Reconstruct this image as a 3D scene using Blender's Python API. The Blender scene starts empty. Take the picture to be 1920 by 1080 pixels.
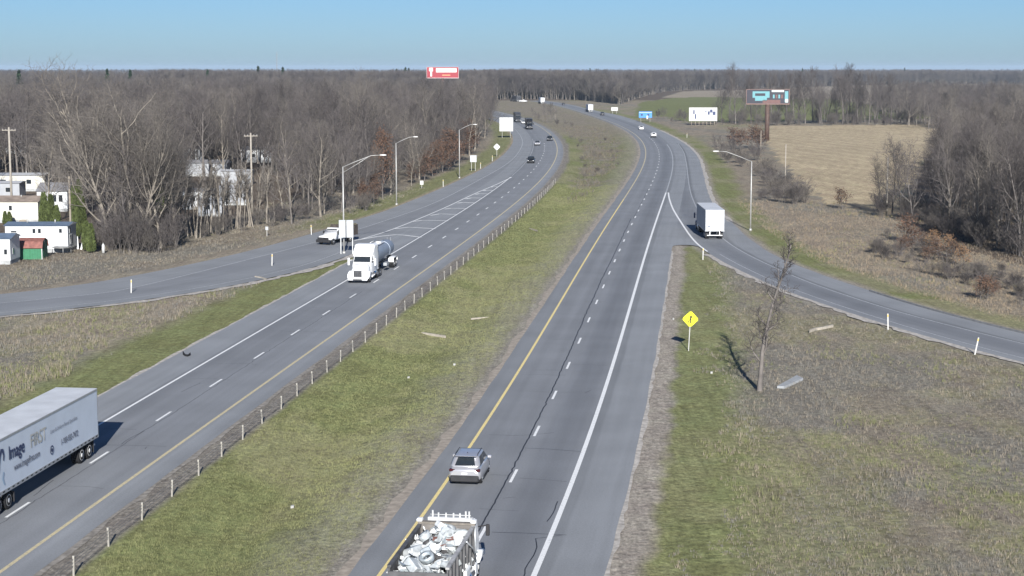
import bpy, bmesh, math, random
import numpy as np
from mathutils import Vector, Matrix

random.seed(11)
RNG = np.random.default_rng(11)
scene = bpy.context.scene
COL = scene.collection
PI = math.pi

# ------------------------------------------------------------------ camera
F, CAMH, YH = 3130.0, 23.5, 127.0          # focal length in photo pixels, camera height, horizon row
PITCH = math.atan((540 - YH) / F)
cam = bpy.data.cameras.new('camera')
cam.sensor_width = 36.0
cam.lens = 36.0 * F / 1920.0
cam.clip_start = 1.0
cam.clip_end = 30000.0
camo = bpy.data.objects.new('camera', cam)
camo.location = (0, 0, CAMH)
camo.rotation_euler = (PI / 2 - PITCH, 0, 0)
COL.objects.link(camo)
scene.camera = camo

# ------------------------------------------------------------------ sky, sun, exposure
SUN_EL, SUN_AZ = 24.0, -3.7                  # sun almost straight behind the camera
world = bpy.data.worlds.new('World')
scene.world = world
world.use_nodes = True
wn = world.node_tree
wn.nodes.clear()
sky = wn.nodes.new('ShaderNodeTexSky')
sky.sky_type = 'NISHITA'
sky.sun_disc = False
sky.sun_elevation = math.radians(SUN_EL)
sky.sun_rotation = math.radians(180 + SUN_AZ)
sky.air_density = 0.75
sky.dust_density = 0.35
sky.ozone_density = 8.0
bg = wn.nodes.new('ShaderNodeBackground')
bg.inputs['Strength'].default_value = 0.056
out = wn.nodes.new('ShaderNodeOutputWorld')
wn.links.new(sky.outputs[0], bg.inputs[0])
wn.links.new(bg.outputs[0], out.inputs[0])
sun = bpy.data.lights.new('sun', 'SUN')
sun.energy = 5.0
sun.angle = math.radians(0.5)
sun.color = (1.0, 0.965, 0.92)
suno = bpy.data.objects.new('sun', sun)
suno.rotation_euler = (math.radians(90 - SUN_EL), 0, math.radians(-SUN_AZ))
suno.location = (0, -50, 60)
COL.objects.link(suno)
scene.view_settings.view_transform = 'Standard'
scene.view_settings.look = 'None'
scene.view_settings.gamma = 1.0
scene.view_settings.use_curve_mapping = False
scene.view_settings.exposure = 0.75

# ------------------------------------------------------------------ pixel -> place
def at(px, py, z=0.0):
    """ray through a photo pixel, met with the level z"""
    u = (px - 960) / F
    v = (540 - py) / F
    dy = math.cos(PITCH) + v * math.sin(PITCH)
    dz = -math.sin(PITCH) + v * math.cos(PITCH)
    t = (z - CAMH) / dz
    return (u * t, dy * t)

def hz(py, Y):
    """height seen at photo row py on something standing at distance Y"""
    return CAMH + Y * math.tan(math.atan((540 - py) / F) - PITCH)

def xat(px, py, Y):
    v = (540 - py) / F
    return (px - 960) / F * Y / (math.cos(PITCH) + v * math.sin(PITCH))

# ------------------------------------------------------------------ materials
MATS = {}
def nodes_of(name):
    m = bpy.data.materials.new(name)
    m.use_nodes = True
    nt = m.node_tree
    return m, nt, nt.nodes['Principled BSDF']

def mat(name, col, rough=0.6, metal=0.0, var=0.12, scale=3.0, spec=0.4, bump=0.0, coords='Object', obj_var=0.0, emit=0.0):
    """plain procedural paint / bark / metal: base colour broken up by two noises"""
    if name in MATS:
        return MATS[name]
    m, nt, b = nodes_of(name)
    N = nt.nodes.new
    L = nt.links.new
    tc = N('ShaderNodeTexCoord')
    n1 = N('ShaderNodeTexNoise'); n1.inputs['Scale'].default_value = scale; n1.inputs['Detail'].default_value = 5
    L(tc.outputs[coords], n1.inputs['Vector'])
    ramp = N('ShaderNodeMapRange')
    ramp.inputs['From Min'].default_value = 0.3; ramp.inputs['From Max'].default_value = 0.7
    ramp.inputs['To Min'].default_value = 1 - var; ramp.inputs['To Max'].default_value = 1 + var
    L(n1.outputs['Fac'], ramp.inputs['Value'])
    last = ramp.outputs[0]
    if obj_var > 0:
        oi = N('ShaderNodeObjectInfo')
        mr = N('ShaderNodeMapRange')
        mr.inputs['To Min'].default_value = 1 - obj_var; mr.inputs['To Max'].default_value = 1 + obj_var
        L(oi.outputs['Random'], mr.inputs['Value'])
        mu = N('ShaderNodeMath'); mu.operation = 'MULTIPLY'
        L(last, mu.inputs[0]); L(mr.outputs[0], mu.inputs[1]); last = mu.outputs[0]
    mul = N('ShaderNodeVectorMath'); mul.operation = 'SCALE'
    mul.inputs[0].default_value = col[:3]
    L(last, mul.inputs['Scale'])
    L(mul.outputs[0], b.inputs['Base Color'])
    b.inputs['Roughness'].default_value = rough
    b.inputs['Metallic'].default_value = metal
    b.inputs['Specular IOR Level'].default_value = spec
    if bump > 0:
        bp = N('ShaderNodeBump'); bp.inputs['Strength'].default_value = bump
        L(n1.outputs['Fac'], bp.inputs['Height']); L(bp.outputs[0], b.inputs['Normal'])
    if emit > 0:
        L(mul.outputs[0], b.inputs['Emission Color']); b.inputs['Emission Strength'].default_value = emit
    MATS[name] = m
    return m

def glass(name, col=(0.02, 0.025, 0.03)):
    if name in MATS: return MATS[name]
    m, nt, b = nodes_of(name)
    b.inputs['Base Color'].default_value = (*col, 1)
    b.inputs['Roughness'].default_value = 0.05
    b.inputs['Specular IOR Level'].default_value = 0.7
    MATS[name] = m
    return m

# ------------------------------------------------------------------ object helpers
def tag(o, label=None, cat=None, group=None, kind=None):
    if label: o['label'] = label
    if cat: o['category'] = cat
    if group: o['group'] = group
    if kind: o['kind'] = kind
    return o

def mesh_obj(name, me, parent=None):
    o = bpy.data.objects.new(name, me)
    COL.objects.link(o)
    if parent is not None: o.parent = parent
    return o

def thing(name, loc, rz=0.0, label=None, cat=None, group=None):
    o = bpy.data.objects.new(name, None)
    o.empty_display_size = 0.3
    o.location = loc if len(loc) == 3 else (loc[0], loc[1], 0)
    o.rotation_euler = (0, 0, rz)
    COL.objects.link(o)
    return tag(o, label, cat, group)

def children(o):
    return [c for c in bpy.data.objects if c.parent is o]

def copy_tree(o, kids=None, parent=None):
    c = o.copy(); COL.objects.link(c); c.parent = parent
    for k, sub in (kids if kids is not None else []):
        copy_tree(k, sub, c)
    return c

def kid_tree(o):
    return [(k, kid_tree(k)) for k in children(o)]

class MB:
    """collects shapes, builds ONE mesh object"""
    def __init__(s):
        s.v = []; s.f = []; s.sm = []
    def add(s, vs, fs, smooth=False):
        n = len(s.v)
        s.v += [tuple(p) for p in vs]
        s.f += [tuple(i + n for i in f) for f in fs]
        s.sm += [smooth] * len(fs)
        return s
    def box(s, x0, x1, y0, y1, z0, z1):
        return s.add([(x0,y0,z0),(x1,y0,z0),(x1,y1,z0),(x0,y1,z0),(x0,y0,z1),(x1,y0,z1),(x1,y1,z1),(x0,y1,z1)],
                     [(0,3,2,1),(4,5,6,7),(0,1,5,4),(1,2,6,5),(2,3,7,6),(3,0,4,7)])
    def bbox(s, x0, x1, y0, y1, z0, z1, b=0.04):
        """box with chamfered edges along y and ends"""
        def ring(y, i):
            return [(x0+i+b,y,z0+i),(x1-i-b,y,z0+i),(x1-i,y,z0+i+b),(x1-i,y,z1-i-b),(x1-i-b,y,z1-i),(x0+i+b,y,z1-i),(x0+i,y,z1-i-b),(x0+i,y,z0+i+b)]
        return s.loft([ring(y0, b), ring(y0+b, 0), ring(y1-b, 0), ring(y1, b)])
    def loft(s, rings, cap=True, smooth=False):
        n = len(rings[0]); vs = []; fs = []
        for r in rings: vs += r
        for k in range(len(rings)-1):
            for i in range(n):
                j = (i+1) % n
                fs.append((k*n+i, k*n+j, (k+1)*n+j, (k+1)*n+i))
        s.add(vs, fs, smooth)
        if cap:
            m = len(s.v) - len(vs)
            s.f.append(tuple(m+i for i in range(n))[::-1]); s.sm.append(False)
            s.f.append(tuple(m+(len(rings)-1)*n+i for i in range(n))); s.sm.append(False)
        return s
    def prism(s, poly, axis, a, b):
        """polygon of 2-D points pushed along an axis from a to b"""
        def P(q, t):
            return {'x': (t, q[0], q[1]), 'y': (q[0], t, q[1]), 'z': (q[0], q[1], t)}[axis]
        return s.loft([[P(q, a) for q in poly], [P(q, b) for q in poly]])
    def cyl(s, c, r, h, axis='z', n=12, r2=None, smooth=True):
        r2 = r if r2 is None else r2
        rings = []
        for t, rr in ((0, r), (1, r2)):
            ring = []
            for i in range(n):
                a = 2*PI*i/n; p, q = rr*math.cos(a), rr*math.sin(a)
                d = h*t
                ring.append({'z': (c[0]+p, c[1]+q, c[2]+d), 'x': (c[0]+d, c[1]+p, c[2]+q), 'y': (c[0]+p, c[1]+d, c[2]+q)}[axis])
            rings.append(ring)
        return s.loft(rings, True, smooth)
    def tube(s, pts, r, n=6, r2=None, smooth=True):
        pts = [Vector(p) for p in pts]
        r2 = r if r2 is None else r2
        rings = []
        for i, p in enumerate(pts):
            d = (pts[min(i+1, len(pts)-1)] - pts[max(i-1, 0)]).normalized()
            up = Vector((0,0,1)) if abs(d.z) < 0.9 else Vector((1,0,0))
            a = d.cross(up).normalized(); b = d.cross(a).normalized()
            rr = r + (r2-r)*i/max(1, len(pts)-1)
            rings.append([tuple(p + (a*math.cos(2*PI*k/n) + b*math.sin(2*PI*k/n))*rr) for k in range(n)])
        return s.loft(rings, True, smooth)
    def quad(s, a, b, c, d):
        return s.add([a,b,c,d], [(0,1,2,3)])
    def slab(s, pts, nrm, t):
        """flat polygon given thickness t along nrm"""
        n = Vector(nrm).normalized()*t
        a = [Vector(p) for p in pts]
        return s.loft([[tuple(p) for p in a], [tuple(p+n) for p in a]])
    def mesh(s, name):
        me = bpy.data.meshes.new(name)
        me.from_pydata(s.v, [], s.f)
        me.polygons.foreach_set('use_smooth', s.sm)
        me.update()
        bm = bmesh.new(); bm.from_mesh(me)
        bmesh.ops.recalc_face_normals(bm, faces=bm.faces)
        bm.to_mesh(me); bm.free()
        return me
    def build(s, name, m, parent=None, label=None):
        me = s.mesh(name)
        me.materials.append(m)
        o = mesh_obj(name, me, parent)
        if label: o['label'] = label
        return o

def np_mesh(name, V, Fc, m, parent=None, smooth=False, colors=None):
    """triangles/quads from numpy arrays"""
    me = bpy.data.meshes.new(name)
    V = np.asarray(V, np.float32); Fc = np.asarray(Fc, np.int32)
    k = Fc.shape[1]
    me.vertices.add(len(V)); me.vertices.foreach_set('co', V.ravel())
    me.loops.add(Fc.size); me.loops.foreach_set('vertex_index', Fc.ravel())
    me.polygons.add(len(Fc))
    me.polygons.foreach_set('loop_start', np.arange(0, Fc.size, k, dtype=np.int32))
    me.polygons.foreach_set('loop_total', np.full(len(Fc), k, np.int32))
    if smooth: me.polygons.foreach_set('use_smooth', np.ones(len(Fc), bool))
    me.update(calc_edges=True)
    if colors is not None:
        ca = me.color_attributes.new('Col', 'FLOAT_COLOR', 'POINT')
        ca.data.foreach_set('color', np.asarray(colors, np.float32).ravel())
    me.materials.append(m)
    if parent == 'mesh': return me
    return mesh_obj(name, me, parent)

FONT = {}
def text_mesh(txt, size, m, parent, matrix, name='lettering', bold=0.0, sx=1.0):
    cu = bpy.data.curves.new('t', 'FONT'); cu.body = txt; cu.size = size; cu.offset = bold
    to = bpy.data.objects.new('t', cu); COL.objects.link(to)
    bpy.context.view_layer.update()
    dg = bpy.context.evaluated_depsgraph_get()
    me = bpy.data.meshes.new_from_object(to.evaluated_get(dg))
    bpy.data.objects.remove(to); bpy.data.curves.remove(cu)
    me.name = name
    me.transform(matrix @ Matrix.Scale(sx, 4, (1, 0, 0)))
    me.materials.clear(); me.materials.append(m)
    return mesh_obj(name, me, parent)

# ------------------------------------------------------------------ vectorised noise
def vnoise(x, y, seed=0):
    xi = np.floor(x).astype(np.int64); yi = np.floor(y).astype(np.int64)
    fx = x - xi; fy = y - yi
    fx = fx*fx*(3-2*fx); fy = fy*fy*(3-2*fy)
    def h(a, b):
        n = (a*374761393 + b*668265263 + seed*974634221) & 0xffffffff
        n = ((n ^ (n >> 13)) * 1274126177) & 0xffffffff
        return ((n ^ (n >> 16)) & 0xffff) / 65535.0
    return (h(xi,yi)*(1-fx)+h(xi+1,yi)*fx)*(1-fy) + (h(xi,yi+1)*(1-fx)+h(xi+1,yi+1)*fx)*fy
def fbm(x, y, seed=0, o=4):
    s = 0; a = 0.5; t = 0
    for k in range(o):
        s = s + a*vnoise(x*2**k, y*2**k, seed+k); t += a; a *= 0.55
    return s/t
def sstep(x, a, b):
    t = np.clip((x-a)/(b-a), 0, 1)
    return t*t*(3-2*t)

# ------------------------------------------------------------------ road geometry (metres)
def fitline(pts, deg, lo, hi):
    P = np.array(pts, float)
    c = np.polyfit((P[:,1]-500)/500, P[:,0], deg)
    def f(y):
        y = np.asarray(y, float); yc = np.clip(y, lo, hi)
        d = np.polyder(c)
        return np.polyval(c, (yc-500)/500) + np.polyval(d, (yc-500)/500)/500*(y-yc)
    def s(y):
        yc = np.clip(np.asarray(y, float), lo, hi)
        return np.polyval(np.polyder(c), (yc-500)/500)/500
    return f, s
NBP = [(0.2,94.7),(1.6,107.1),(3.0,119.1),(4.4,131.3),(5.8,143.5),(7.2,155.8),(8.6,168.1),(9.9,179.3),(11.3,191.9),(12.7,203.6),(14.0,215.7),(15.4,227.9),(16.8,239.9),(18.3,251.9),(19.5,263.2),(21.0,275.6),(22.3,287.0),(23.9,299.9),(26.4,322.3),(31.1,365.5),(34.5,397.1),(38.4,439.7),(41.6,476.6),(44.1,513.0),
       (-2.3,76.3),(-1.1,85.5),(43.6,502.5),(46.1,548.4),(47.4,586.2),(48.1,630),(47.9,671.1),(46.3,741.5),(43.4,837.7),(39.5,920.8),(33,1050),(22.5,1160),(17,1210)]
SBP = [(-26.5,87.2),(-25.1,99.7),(-23.6,111.9),(-22.2,124.0),(-20.7,136.2),(-19.3,148.3),(-17.9,160.3),(-16.5,172.3),(-15.2,184.7),(-13.8,196.0),(-12.3,208.3),(-10.9,220.3),(-9.5,232.2),(-8.1,244.7),(-6.7,255.8),(-5.5,267.1),(-4.3,280.4),(-3.2,291.5),(-2.0,302.4),(-0.8,314.0),(0.2,326.6),(1.2,340.2),(2.1,349.9),(3.0,362.0),(3.8,373.0),(4.7,384.6),(5.6,401.4),(6.7,417.3),(8.7,456.0),(10.0,502.5),(10.3,551.2),(9.3,610),(6.6,689.8),(1.0,780),(-7.5,865),(-20,960),(-36,1060)]
nbx, nbs = fitline(NBP, 7, 70, 1215)
sbx, sbs = fitline(SBP, 7, 74, 1060)
def off(f, s, y, o):
    """point at lateral offset o from a reference line"""
    sl = s(y); c = 1/np.sqrt(1+sl*sl)
    return np.stack([f(y)+o*c, y-o*sl*c], -1)
def smooth_poly(pts, step=3.0):
    """Catmull-Rom through world points, resampled evenly"""
    P = np.array(pts, float)
    P = np.vstack([2*P[0]-P[1], P, 2*P[-1]-P[-2]])
    out = []
    for i in range(1, len(P)-2):
        for t in np.linspace(0, 1, 12, endpoint=False):
            a, b, c, d = P[i-1], P[i], P[i+1], P[i+2]
            out.append(0.5*((2*b)+(c-a)*t+(2*a-5*b+4*c-d)*t*t+(3*b-a-3*c+d)*t**3))
    out.append(P[-2]); out = np.array(out)
    L = np.r_[0, np.cumsum(np.linalg.norm(np.diff(out, axis=0), axis=1))]
    n = max(2, int(L[-1]/step)+1); q = np.linspace(0, L[-1], n)
    return np.stack([np.interp(q, L, out[:,0]), np.interp(q, L, out[:,1])], -1)
def resample(P, n):
    L = np.r_[0, np.cumsum(np.linalg.norm(np.diff(P, axis=0), axis=1))]
    q = np.linspace(0, L[-1], n)
    return np.stack([np.interp(q, L, P[:,0]), np.interp(q, L, P[:,1])], -1)
def offset_line(P, o):
    d = np.gradient(P, axis=0); d /= np.linalg.norm(d, axis=1)[:,None]
    return P + np.stack([d[:,1], -d[:,0]], -1)*o

NB_L, NB_Y, NB_W, NB_R = -5.15, -3.66, 3.5, 6.75
SB_L, SB_W, SB_Y, SB_R = -6.9, -3.4, 3.7, 5.45
YN = np.r_[np.arange(15, 400, 3.0), np.arange(400, 1216, 8.0)]
YS = np.r_[np.arange(15, 400, 3.0), np.arange(400, 1061, 8.0)]
RAMP_L = smooth_poly([(68,84),(54,106),(46.5,120),(41.2,132.5),(38.2,140.6),(34.9,151.3),(31.6,164.2),(28.9,177.4),(26.9,192),(25.5,207),(24.9,220),(25.0,233),(25.7,252),(26.9,279),(28.4,302),(29.6,316.7)])
RAMP_W = smooth_poly([(72,92),(58,114),(49.5,128),(44.2,140.8),(39.6,153.8),(36.4,164.9),(32.9,182.4),(30.8,200.3),(29.6,216),(29.3,232),(29.9,257),(31.9,291),(35.3,332),(43.0,412),(48.2,470),(51.8,522)])
RAMP_E = smooth_poly([(74,97),(60,119),(51.5,133),(46.2,146),(40.9,163),(36.9,182),(34.5,196.5),(33.2,210),(32.9,226),(33.4,248),(34.8,280),(37.8,318),(43.3,374),(49.5,440),(53.0,493),(55.0,541),(56.2,612),(56.3,690),(55.4,768),(52.2,850),(46.5,920),(39.5,1010)])
EXIT_N = smooth_poly([(-92,128),(-75,139.5),(-60,149),(-49.2,157.5),(-43.9,162.2),(-38.2,168.2),(-32,177.4),(-27.3,187),(-23.6,197),(-21.2,207),(-19.6,216)])
EXIT_W = smooth_poly([(-80,146),(-65,156),(-51.6,166.6),(-46.2,171.3),(-41.0,178.1),(-32.2,206.5),(-25.5,231),(-18.9,262),(-13.0,297),(-6.2,360),(-1.6,408),(1.3,456),(3.2,520),(3.0,581),(1.0,655)])
EXIT_F = smooth_poly([(-100,138),(-83,150),(-67,162),(-53.9,173),(-48.6,179),(-43.8,187.5),(-38,202.5),(-33.6,217),(-29.0,236),(-24.6,257.7),(-20.0,282.5),(-12.5,340),(-6.3,399),(-2.4,456),(0.0,520),(0.2,577),(-1.6,650),(-5.5,720),(-12.5,800)])
GORE_L = smooth_poly([(-21.0,229),(-17.4,244.7),(-12.1,277.2),(-7.0,314),(-3.2,338.6),(0.0,362)])

def sdist(X, Y, P):
    """signed distance to a polyline, + on its right-hand side"""
    best = np.full(X.shape, 1e9); sg = np.zeros(X.shape)
    for a, b in zip(P[:-1], P[1:]):
        d = b-a; L2 = d@d
        t = np.clip(((X-a[0])*d[0]+(Y-a[1])*d[1])/L2, 0, 1)
        ex = X-(a[0]+t*d[0]); ey = Y-(a[1]+t*d[1]); q = ex*ex+ey*ey
        m = q < best
        best = np.where(m, q, best); sg = np.where(m, np.sign(d[1]*ex-d[0]*ey), sg)
    return np.sqrt(best)*np.where(sg == 0, 1, sg)
def inside(X, Y, P):
    r = np.zeros(X.shape, bool)
    for (x0, y0), (x1, y1) in zip(P, np.roll(P, -1, axis=0)):
        if y0 == y1: continue
        r ^= ((y0 > Y) != (y1 > Y)) & (X < (x1-x0)*(Y-y0)/(y1-y0)+x0)
    return r
def offN(X, Y):
    s = nbs(Y); return (X-nbx(Y))/np.sqrt(1+s*s)
def offS(X, Y):
    s = sbs(Y); return (X-sbx(Y))/np.sqrt(1+s*s)
def ground_z(X, Y):
    X = np.asarray(X, float); Y = np.asarray(Y, float)
    n, s = offN(X, Y), offS(X, Y)
    d = np.minimum(NB_L-n, s-SB_R)
    z = -0.03 - np.where((d > 0) & (Y < 1000), 0.55*sstep(d, 2.6, 7.0), 0)
    return z
def gz(x, y):
    return float(ground_z(np.array([x]), np.array([y]))[0])
# ================================================================== ground
def pxpoly(pts):
    return np.array([at(*p) for p in pts])
FIELD_STUBBLE = pxpoly([(1440,236),(1860,231),(1860,262),(1790,262),(1730,300),(1690,404),(1640,402),(1570,384),(1520,362),(1480,322),(1450,285),(1436,262)])
FIELD_GREEN = pxpoly([(1186,222),(1200,192),(1262,183),(1345,182),(1560,186),(1700,205),(1760,222),(1345,228),(1290,229),(1240,217)])
FIELD_TAN = pxpoly([(1240,183),(1280,171),(1400,168),(1600,160),(1840,155),(1840,168),(1700,200),(1560,187),(1345,183)])
NB_POLY = np.vstack([off(nbx, nbs, YN, NB_L), off(nbx, nbs, YN, NB_R)[::-1]])
SB_POLY = np.vstack([off(sbx, sbs, YS, SB_L), off(sbx, sbs, YS, SB_R)[::-1]])
yj = np.arange(224, 1000, 10.0)
RAMP_POLY = np.vstack([RAMP_L[RAMP_L[:,1] < 220], off(nbx, nbs, yj, NB_R-0.5), RAMP_E[::-1]])
ye = np.arange(216, 800, 10.0)
EXIT_POLY = np.vstack([EXIT_N, off(sbx, sbs, ye, SB_L+0.5), EXIT_F[::-1]])

def build_ground():
    yd = np.r_[np.arange(1180, 170, -2.6), np.arange(170, 40, -1.2), np.arange(40, 6, -0.5)]
    ys = CAMH*F/yd
    ys = np.r_[-400.0, -100.0, 20.0, 45.0, ys, 22000.0]
    u = np.linspace(-1, 1, 421)
    rows = []
    for y in ys:
        w = 0.345*max(y, 60)+10
        rows.append(np.r_[-9000-w, -2.5*w-40, -1.5*w-10, u*w, 1.5*w+10, 2.5*w+40, 9000+w])
    X = np.array(rows); Y = np.repeat(ys[:,None], X.shape[1], 1)
    nr, nc = X.shape
    n1 = fbm(X*0.10, Y*0.06, 1); n2 = fbm(X*0.5, Y*0.3, 5); n3 = fbm(X*0.022, Y*0.012, 9)
    j = (n2-0.5)
    GREEN = np.array((0.172, 0.184, 0.077)); GREEN2 = np.array((0.230, 0.224, 0.117))
    BROWN = np.array((0.222, 0.192, 0.146)); GREY = np.array((0.198, 0.183, 0.150)); TAN = np.array((0.315, 0.270, 0.205))
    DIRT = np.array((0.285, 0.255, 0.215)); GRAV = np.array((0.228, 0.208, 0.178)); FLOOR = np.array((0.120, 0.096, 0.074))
    C = np.empty(X.shape+(3,))
    def mix(c, col, w):
        return c*(1-w[...,None]) + np.asarray(col)*w[...,None]
    base = np.broadcast_to(GREY, C.shape).copy()
    base = mix(base, BROWN, sstep(n1, 0.40, 0.62))
    base = mix(base, GREEN2*0.92, 0.75*sstep(n3+0.35*j, 0.50, 0.66))
    N, S = offN(X, Y), offS(X, Y)
    far = Y > 1230
    nR = sdist(X, Y, RAMP_E); nL = -sdist(X, Y, RAMP_L)
    # right of the northbound shoulder
    dR = N-NB_R
    m = (dR > 0)
    w = sstep(dR+2.2*j, 1.4, 2.2)*(1-sstep(dR+3.5*j, 5.0, 8.5))*np.where(Y < 222, 1, 0)
    base = mix(base, GREEN*1.08, 0.9*w*m)
    base = mix(base, GREEN2, 0.5*m*(Y < 215)*sstep(n1+0.5*j, 0.5, 0.68))
    w = (1-sstep(dR+1.2*j, 1.2, 2.2))*m*(Y < 222)
    base = mix(base, DIRT*1.06, w)
    w = (1-sstep(nL, 0.3, 1.5))*(nL > 0)*(Y < 222)*m
    base = mix(base, GRAV*1.25, 0.8*w)
    # beyond the entrance ramp
    e = nR > 0
    base = mix(base, np.array((.245,.205,.155)), 0.75*e*sstep(n1+.5*j, .30, .60))
    base = mix(base, TAN*.85, 0.55*e*sstep(n2+.4*(n1-.5), .50, .66))
    w = e*(1-sstep(nR+3*j, 4.0, 7.5))
    base = mix(base, GREEN2*0.95, 0.85*w)
    base = mix(base, GREEN, w*sstep(n1, .45, .6)*(Y > 170))
    w = e*(1-sstep(nR+1.0*j, 0.5, 1.6))
    base = mix(base, DIRT, 0.8*w)
    # median
    dN, dS = NB_L-N, S-SB_R
    md = (dN > 0) & (dS > 0) & (~far)
    g = mix(np.broadcast_to(GREEN, C.shape).copy(), GREEN2, sstep(n1+0.3*j, 0.42, 0.62))
    g = mix(g, np.array((.262,.245,.190)), 0.65*(1-sstep(dN+3.0*j, 2.2, 6.5)))
    g = mix(g, GREEN2*1.05, 0.7*np.exp(-((dN-6.5)/1.2)**2)*sstep(n2, .4, .6))
    rough = sstep(Y+60*j, 325, 365)*sstep(dN+5*j, 3, 8)*sstep(dS+5*j, 3, 8)
    g = mix(g, BROWN*0.92, rough*(0.45+0.55*sstep(n1+0.4*j, 0.40, 0.60)))
    g = mix(g, GRAV*1.0, 0.9*rough*sstep(n2, .58, .68))
    g = mix(g, BROWN, sstep(Y, 560, 620)*0.7)
    g = mix(g, np.array((.255,.235,.195)), 1-sstep(dN+1.0*j, 0.9, 1.9))
    g = mix(g, GRAV*0.92, 1-sstep(dS+0.5*j, 1.5, 2.1))
    C = np.where(md[...,None], g, base)
    # left of the southbound road and round the exit ramp
    dL = SB_L-S
    eF = -sdist(X, Y, EXIT_F); eN = sdist(X, Y, EXIT_N)
    wedge = (dL > 0) & (eN > 0) & (Y < 218)
    g = mix(np.broadcast_to(GREY, C.shape).copy(), BROWN*1.12, sstep(n1, .42, .6))
    g = mix(g, GREEN2, 0.7*sstep(n3*0.6+n2*0.4, .47, .60))
    g = mix(g, TAN*0.78, 0.6*sstep(n2*0.5+n1*0.5, .52, .62)*sstep(eN, 1, 3)*(1-sstep(eN, 6, 10)))
    g = mix(g, GREEN*1.05, (1-sstep(dL+3*j, 4.5, 8.0))*0.95)
    C = np.where(wedge[...,None], g, C)
    lf = (eF > 0) & (dL > 0) & (eN < 0) | ((eF > 0) & (X < -20) & (Y < 600) & (eN <= 0))
    g = mix(np.broadcast_to(BROWN*0.95, C.shape).copy(), GREY*0.95, sstep(n1, .4, .6))
    g = mix(g, TAN*0.85, 0.75*(1-sstep(eF+4*j, 1.5, 4.5)) + 0.6*sstep(Y, 250, 300)*(1-sstep(eF, 9, 16)))
    g = mix(g, GREEN, 0.85*sstep(Y+30*j, 235, 260)*sstep(eF, 0.3, 1.2)*(1-sstep(eF+3*j, 5, 8)))
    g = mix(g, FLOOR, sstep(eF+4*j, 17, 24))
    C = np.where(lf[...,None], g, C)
    # fields
    for poly, col, a in ((FIELD_TAN, TAN*0.92, .08), (FIELD_GREEN, GREEN*0.95, .08), (FIELD_STUBBLE, np.array((.395,.325,.215)), .14)):
        msk = inside(X+8*j, Y+14*j, poly)
        C = np.where(msk[...,None], col*(1+a*(2*n1-1))[...,None], C)
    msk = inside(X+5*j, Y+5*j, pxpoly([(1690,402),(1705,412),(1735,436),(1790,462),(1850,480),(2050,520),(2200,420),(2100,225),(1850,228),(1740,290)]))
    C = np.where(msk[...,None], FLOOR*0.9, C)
    ms = inside(X, Y, FIELD_STUBBLE); st = 1+0.09*np.sin(2*PI*(X*0.92+Y*0.22+6*n1)/7.5)+0.05*np.sin(2*PI*(X*0.92+Y*0.22)/2.6)
    C = np.where(ms[...,None], C*st[...,None], C)
    # forest floor far away
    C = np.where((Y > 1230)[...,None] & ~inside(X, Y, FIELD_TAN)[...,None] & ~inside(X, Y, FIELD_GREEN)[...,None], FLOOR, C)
    pav = inside(X, Y, NB_POLY) | inside(X, Y, SB_POLY) | inside(X, Y, RAMP_POLY) | inside(X, Y, EXIT_POLY)
    Z = ground_z(X, Y)
    dd = np.minimum(np.minimum(np.abs(np.minimum(dN, dS)), np.abs(dR)), np.minimum(np.abs(nR), np.abs(eF)))
    Z = Z + np.where(Y < 900, -0.10*n2*sstep(dd, 0.5, 3.0), 0)
    Z = np.where(pav, -0.09, Z)
    V = np.stack([X, Y, Z], -1).reshape(-1, 3)
    i = np.arange((nr-1)*nc).reshape(nr-1, nc)[:, :-1].ravel()
    Fq = np.stack([i, i+1, i+nc+1, i+nc], -1)
    m, nt, b = nodes_of('dead_grass_ground')
    Nn, L = nt.nodes.new, nt.links.new
    at_ = Nn('ShaderNodeAttribute'); at_.attribute_name = 'Col'
    tc = Nn('ShaderNodeTexCoord')
    def noise(sc, det, stretch=None):
        n = Nn('ShaderNodeTexNoise'); n.inputs['Scale'].default_value = sc; n.inputs['Detail'].default_value = det; n.inputs['Roughness'].default_value = 0.7
        if stretch:
            mp = Nn('ShaderNodeMapping'); mp.inputs['Scale'].default_value = stretch
            L(tc.outputs['Object'], mp.inputs[0]); L(mp.outputs[0], n.inputs['Vector'])
        else: L(tc.outputs['Object'], n.inputs['Vector'])
        return n
    def rng_(src, lo, hi, a=0.3, c=0.7):
        r = Nn('ShaderNodeMapRange'); r.inputs['From Min'].default_value = a; r.inputs['From Max'].default_value = c
        r.inputs['To Min'].default_value = lo; r.inputs['To Max'].default_value = hi
        L(src, r.inputs['Value']); return r.outputs[0]
    def mul(a, c):
        q = Nn('ShaderNodeMath'); q.operation = 'MULTIPLY'; L(a, q.inputs[0]); L(c, q.inputs[1]); return q.outputs[0]
    nA = noise(1.7, 8); nB = noise(0.28, 4); nC = noise(5.5, 6, (1, 0.45, 1)); nD = noise(1.6, 3, (1, 0.05, 1))
    f = mul(mul(rng_(nA.outputs['Fac'], 0.68, 1.32), rng_(nB.outputs['Fac'], 0.86, 1.14)), mul(rng_(nC.outputs['Fac'], 0.62, 1.38), rng_(nD.outputs['Fac'], 0.84, 1.16)))
    sc = Nn('ShaderNodeVectorMath'); sc.operation = 'SCALE'
    L(at_.outputs['Color'], sc.inputs[0]); L(f, sc.inputs['Scale'])
    hs = Nn('ShaderNodeHueSaturation'); L(sc.outputs[0], hs.inputs['Color'])
    L(rng_(nB.outputs['Fac'], 0.485, 0.515), hs.inputs['Hue'])
    L(hs.outputs[0], b.inputs['Base Color'])
    b.inputs['Roughness'].default_value = 0.95; b.inputs['Specular IOR Level'].default_value = 0.1
    bp = Nn('ShaderNodeBump'); bp.inputs['Strength'].default_value = 0.9; bp.inputs['Distance'].default_value = 0.16
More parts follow.
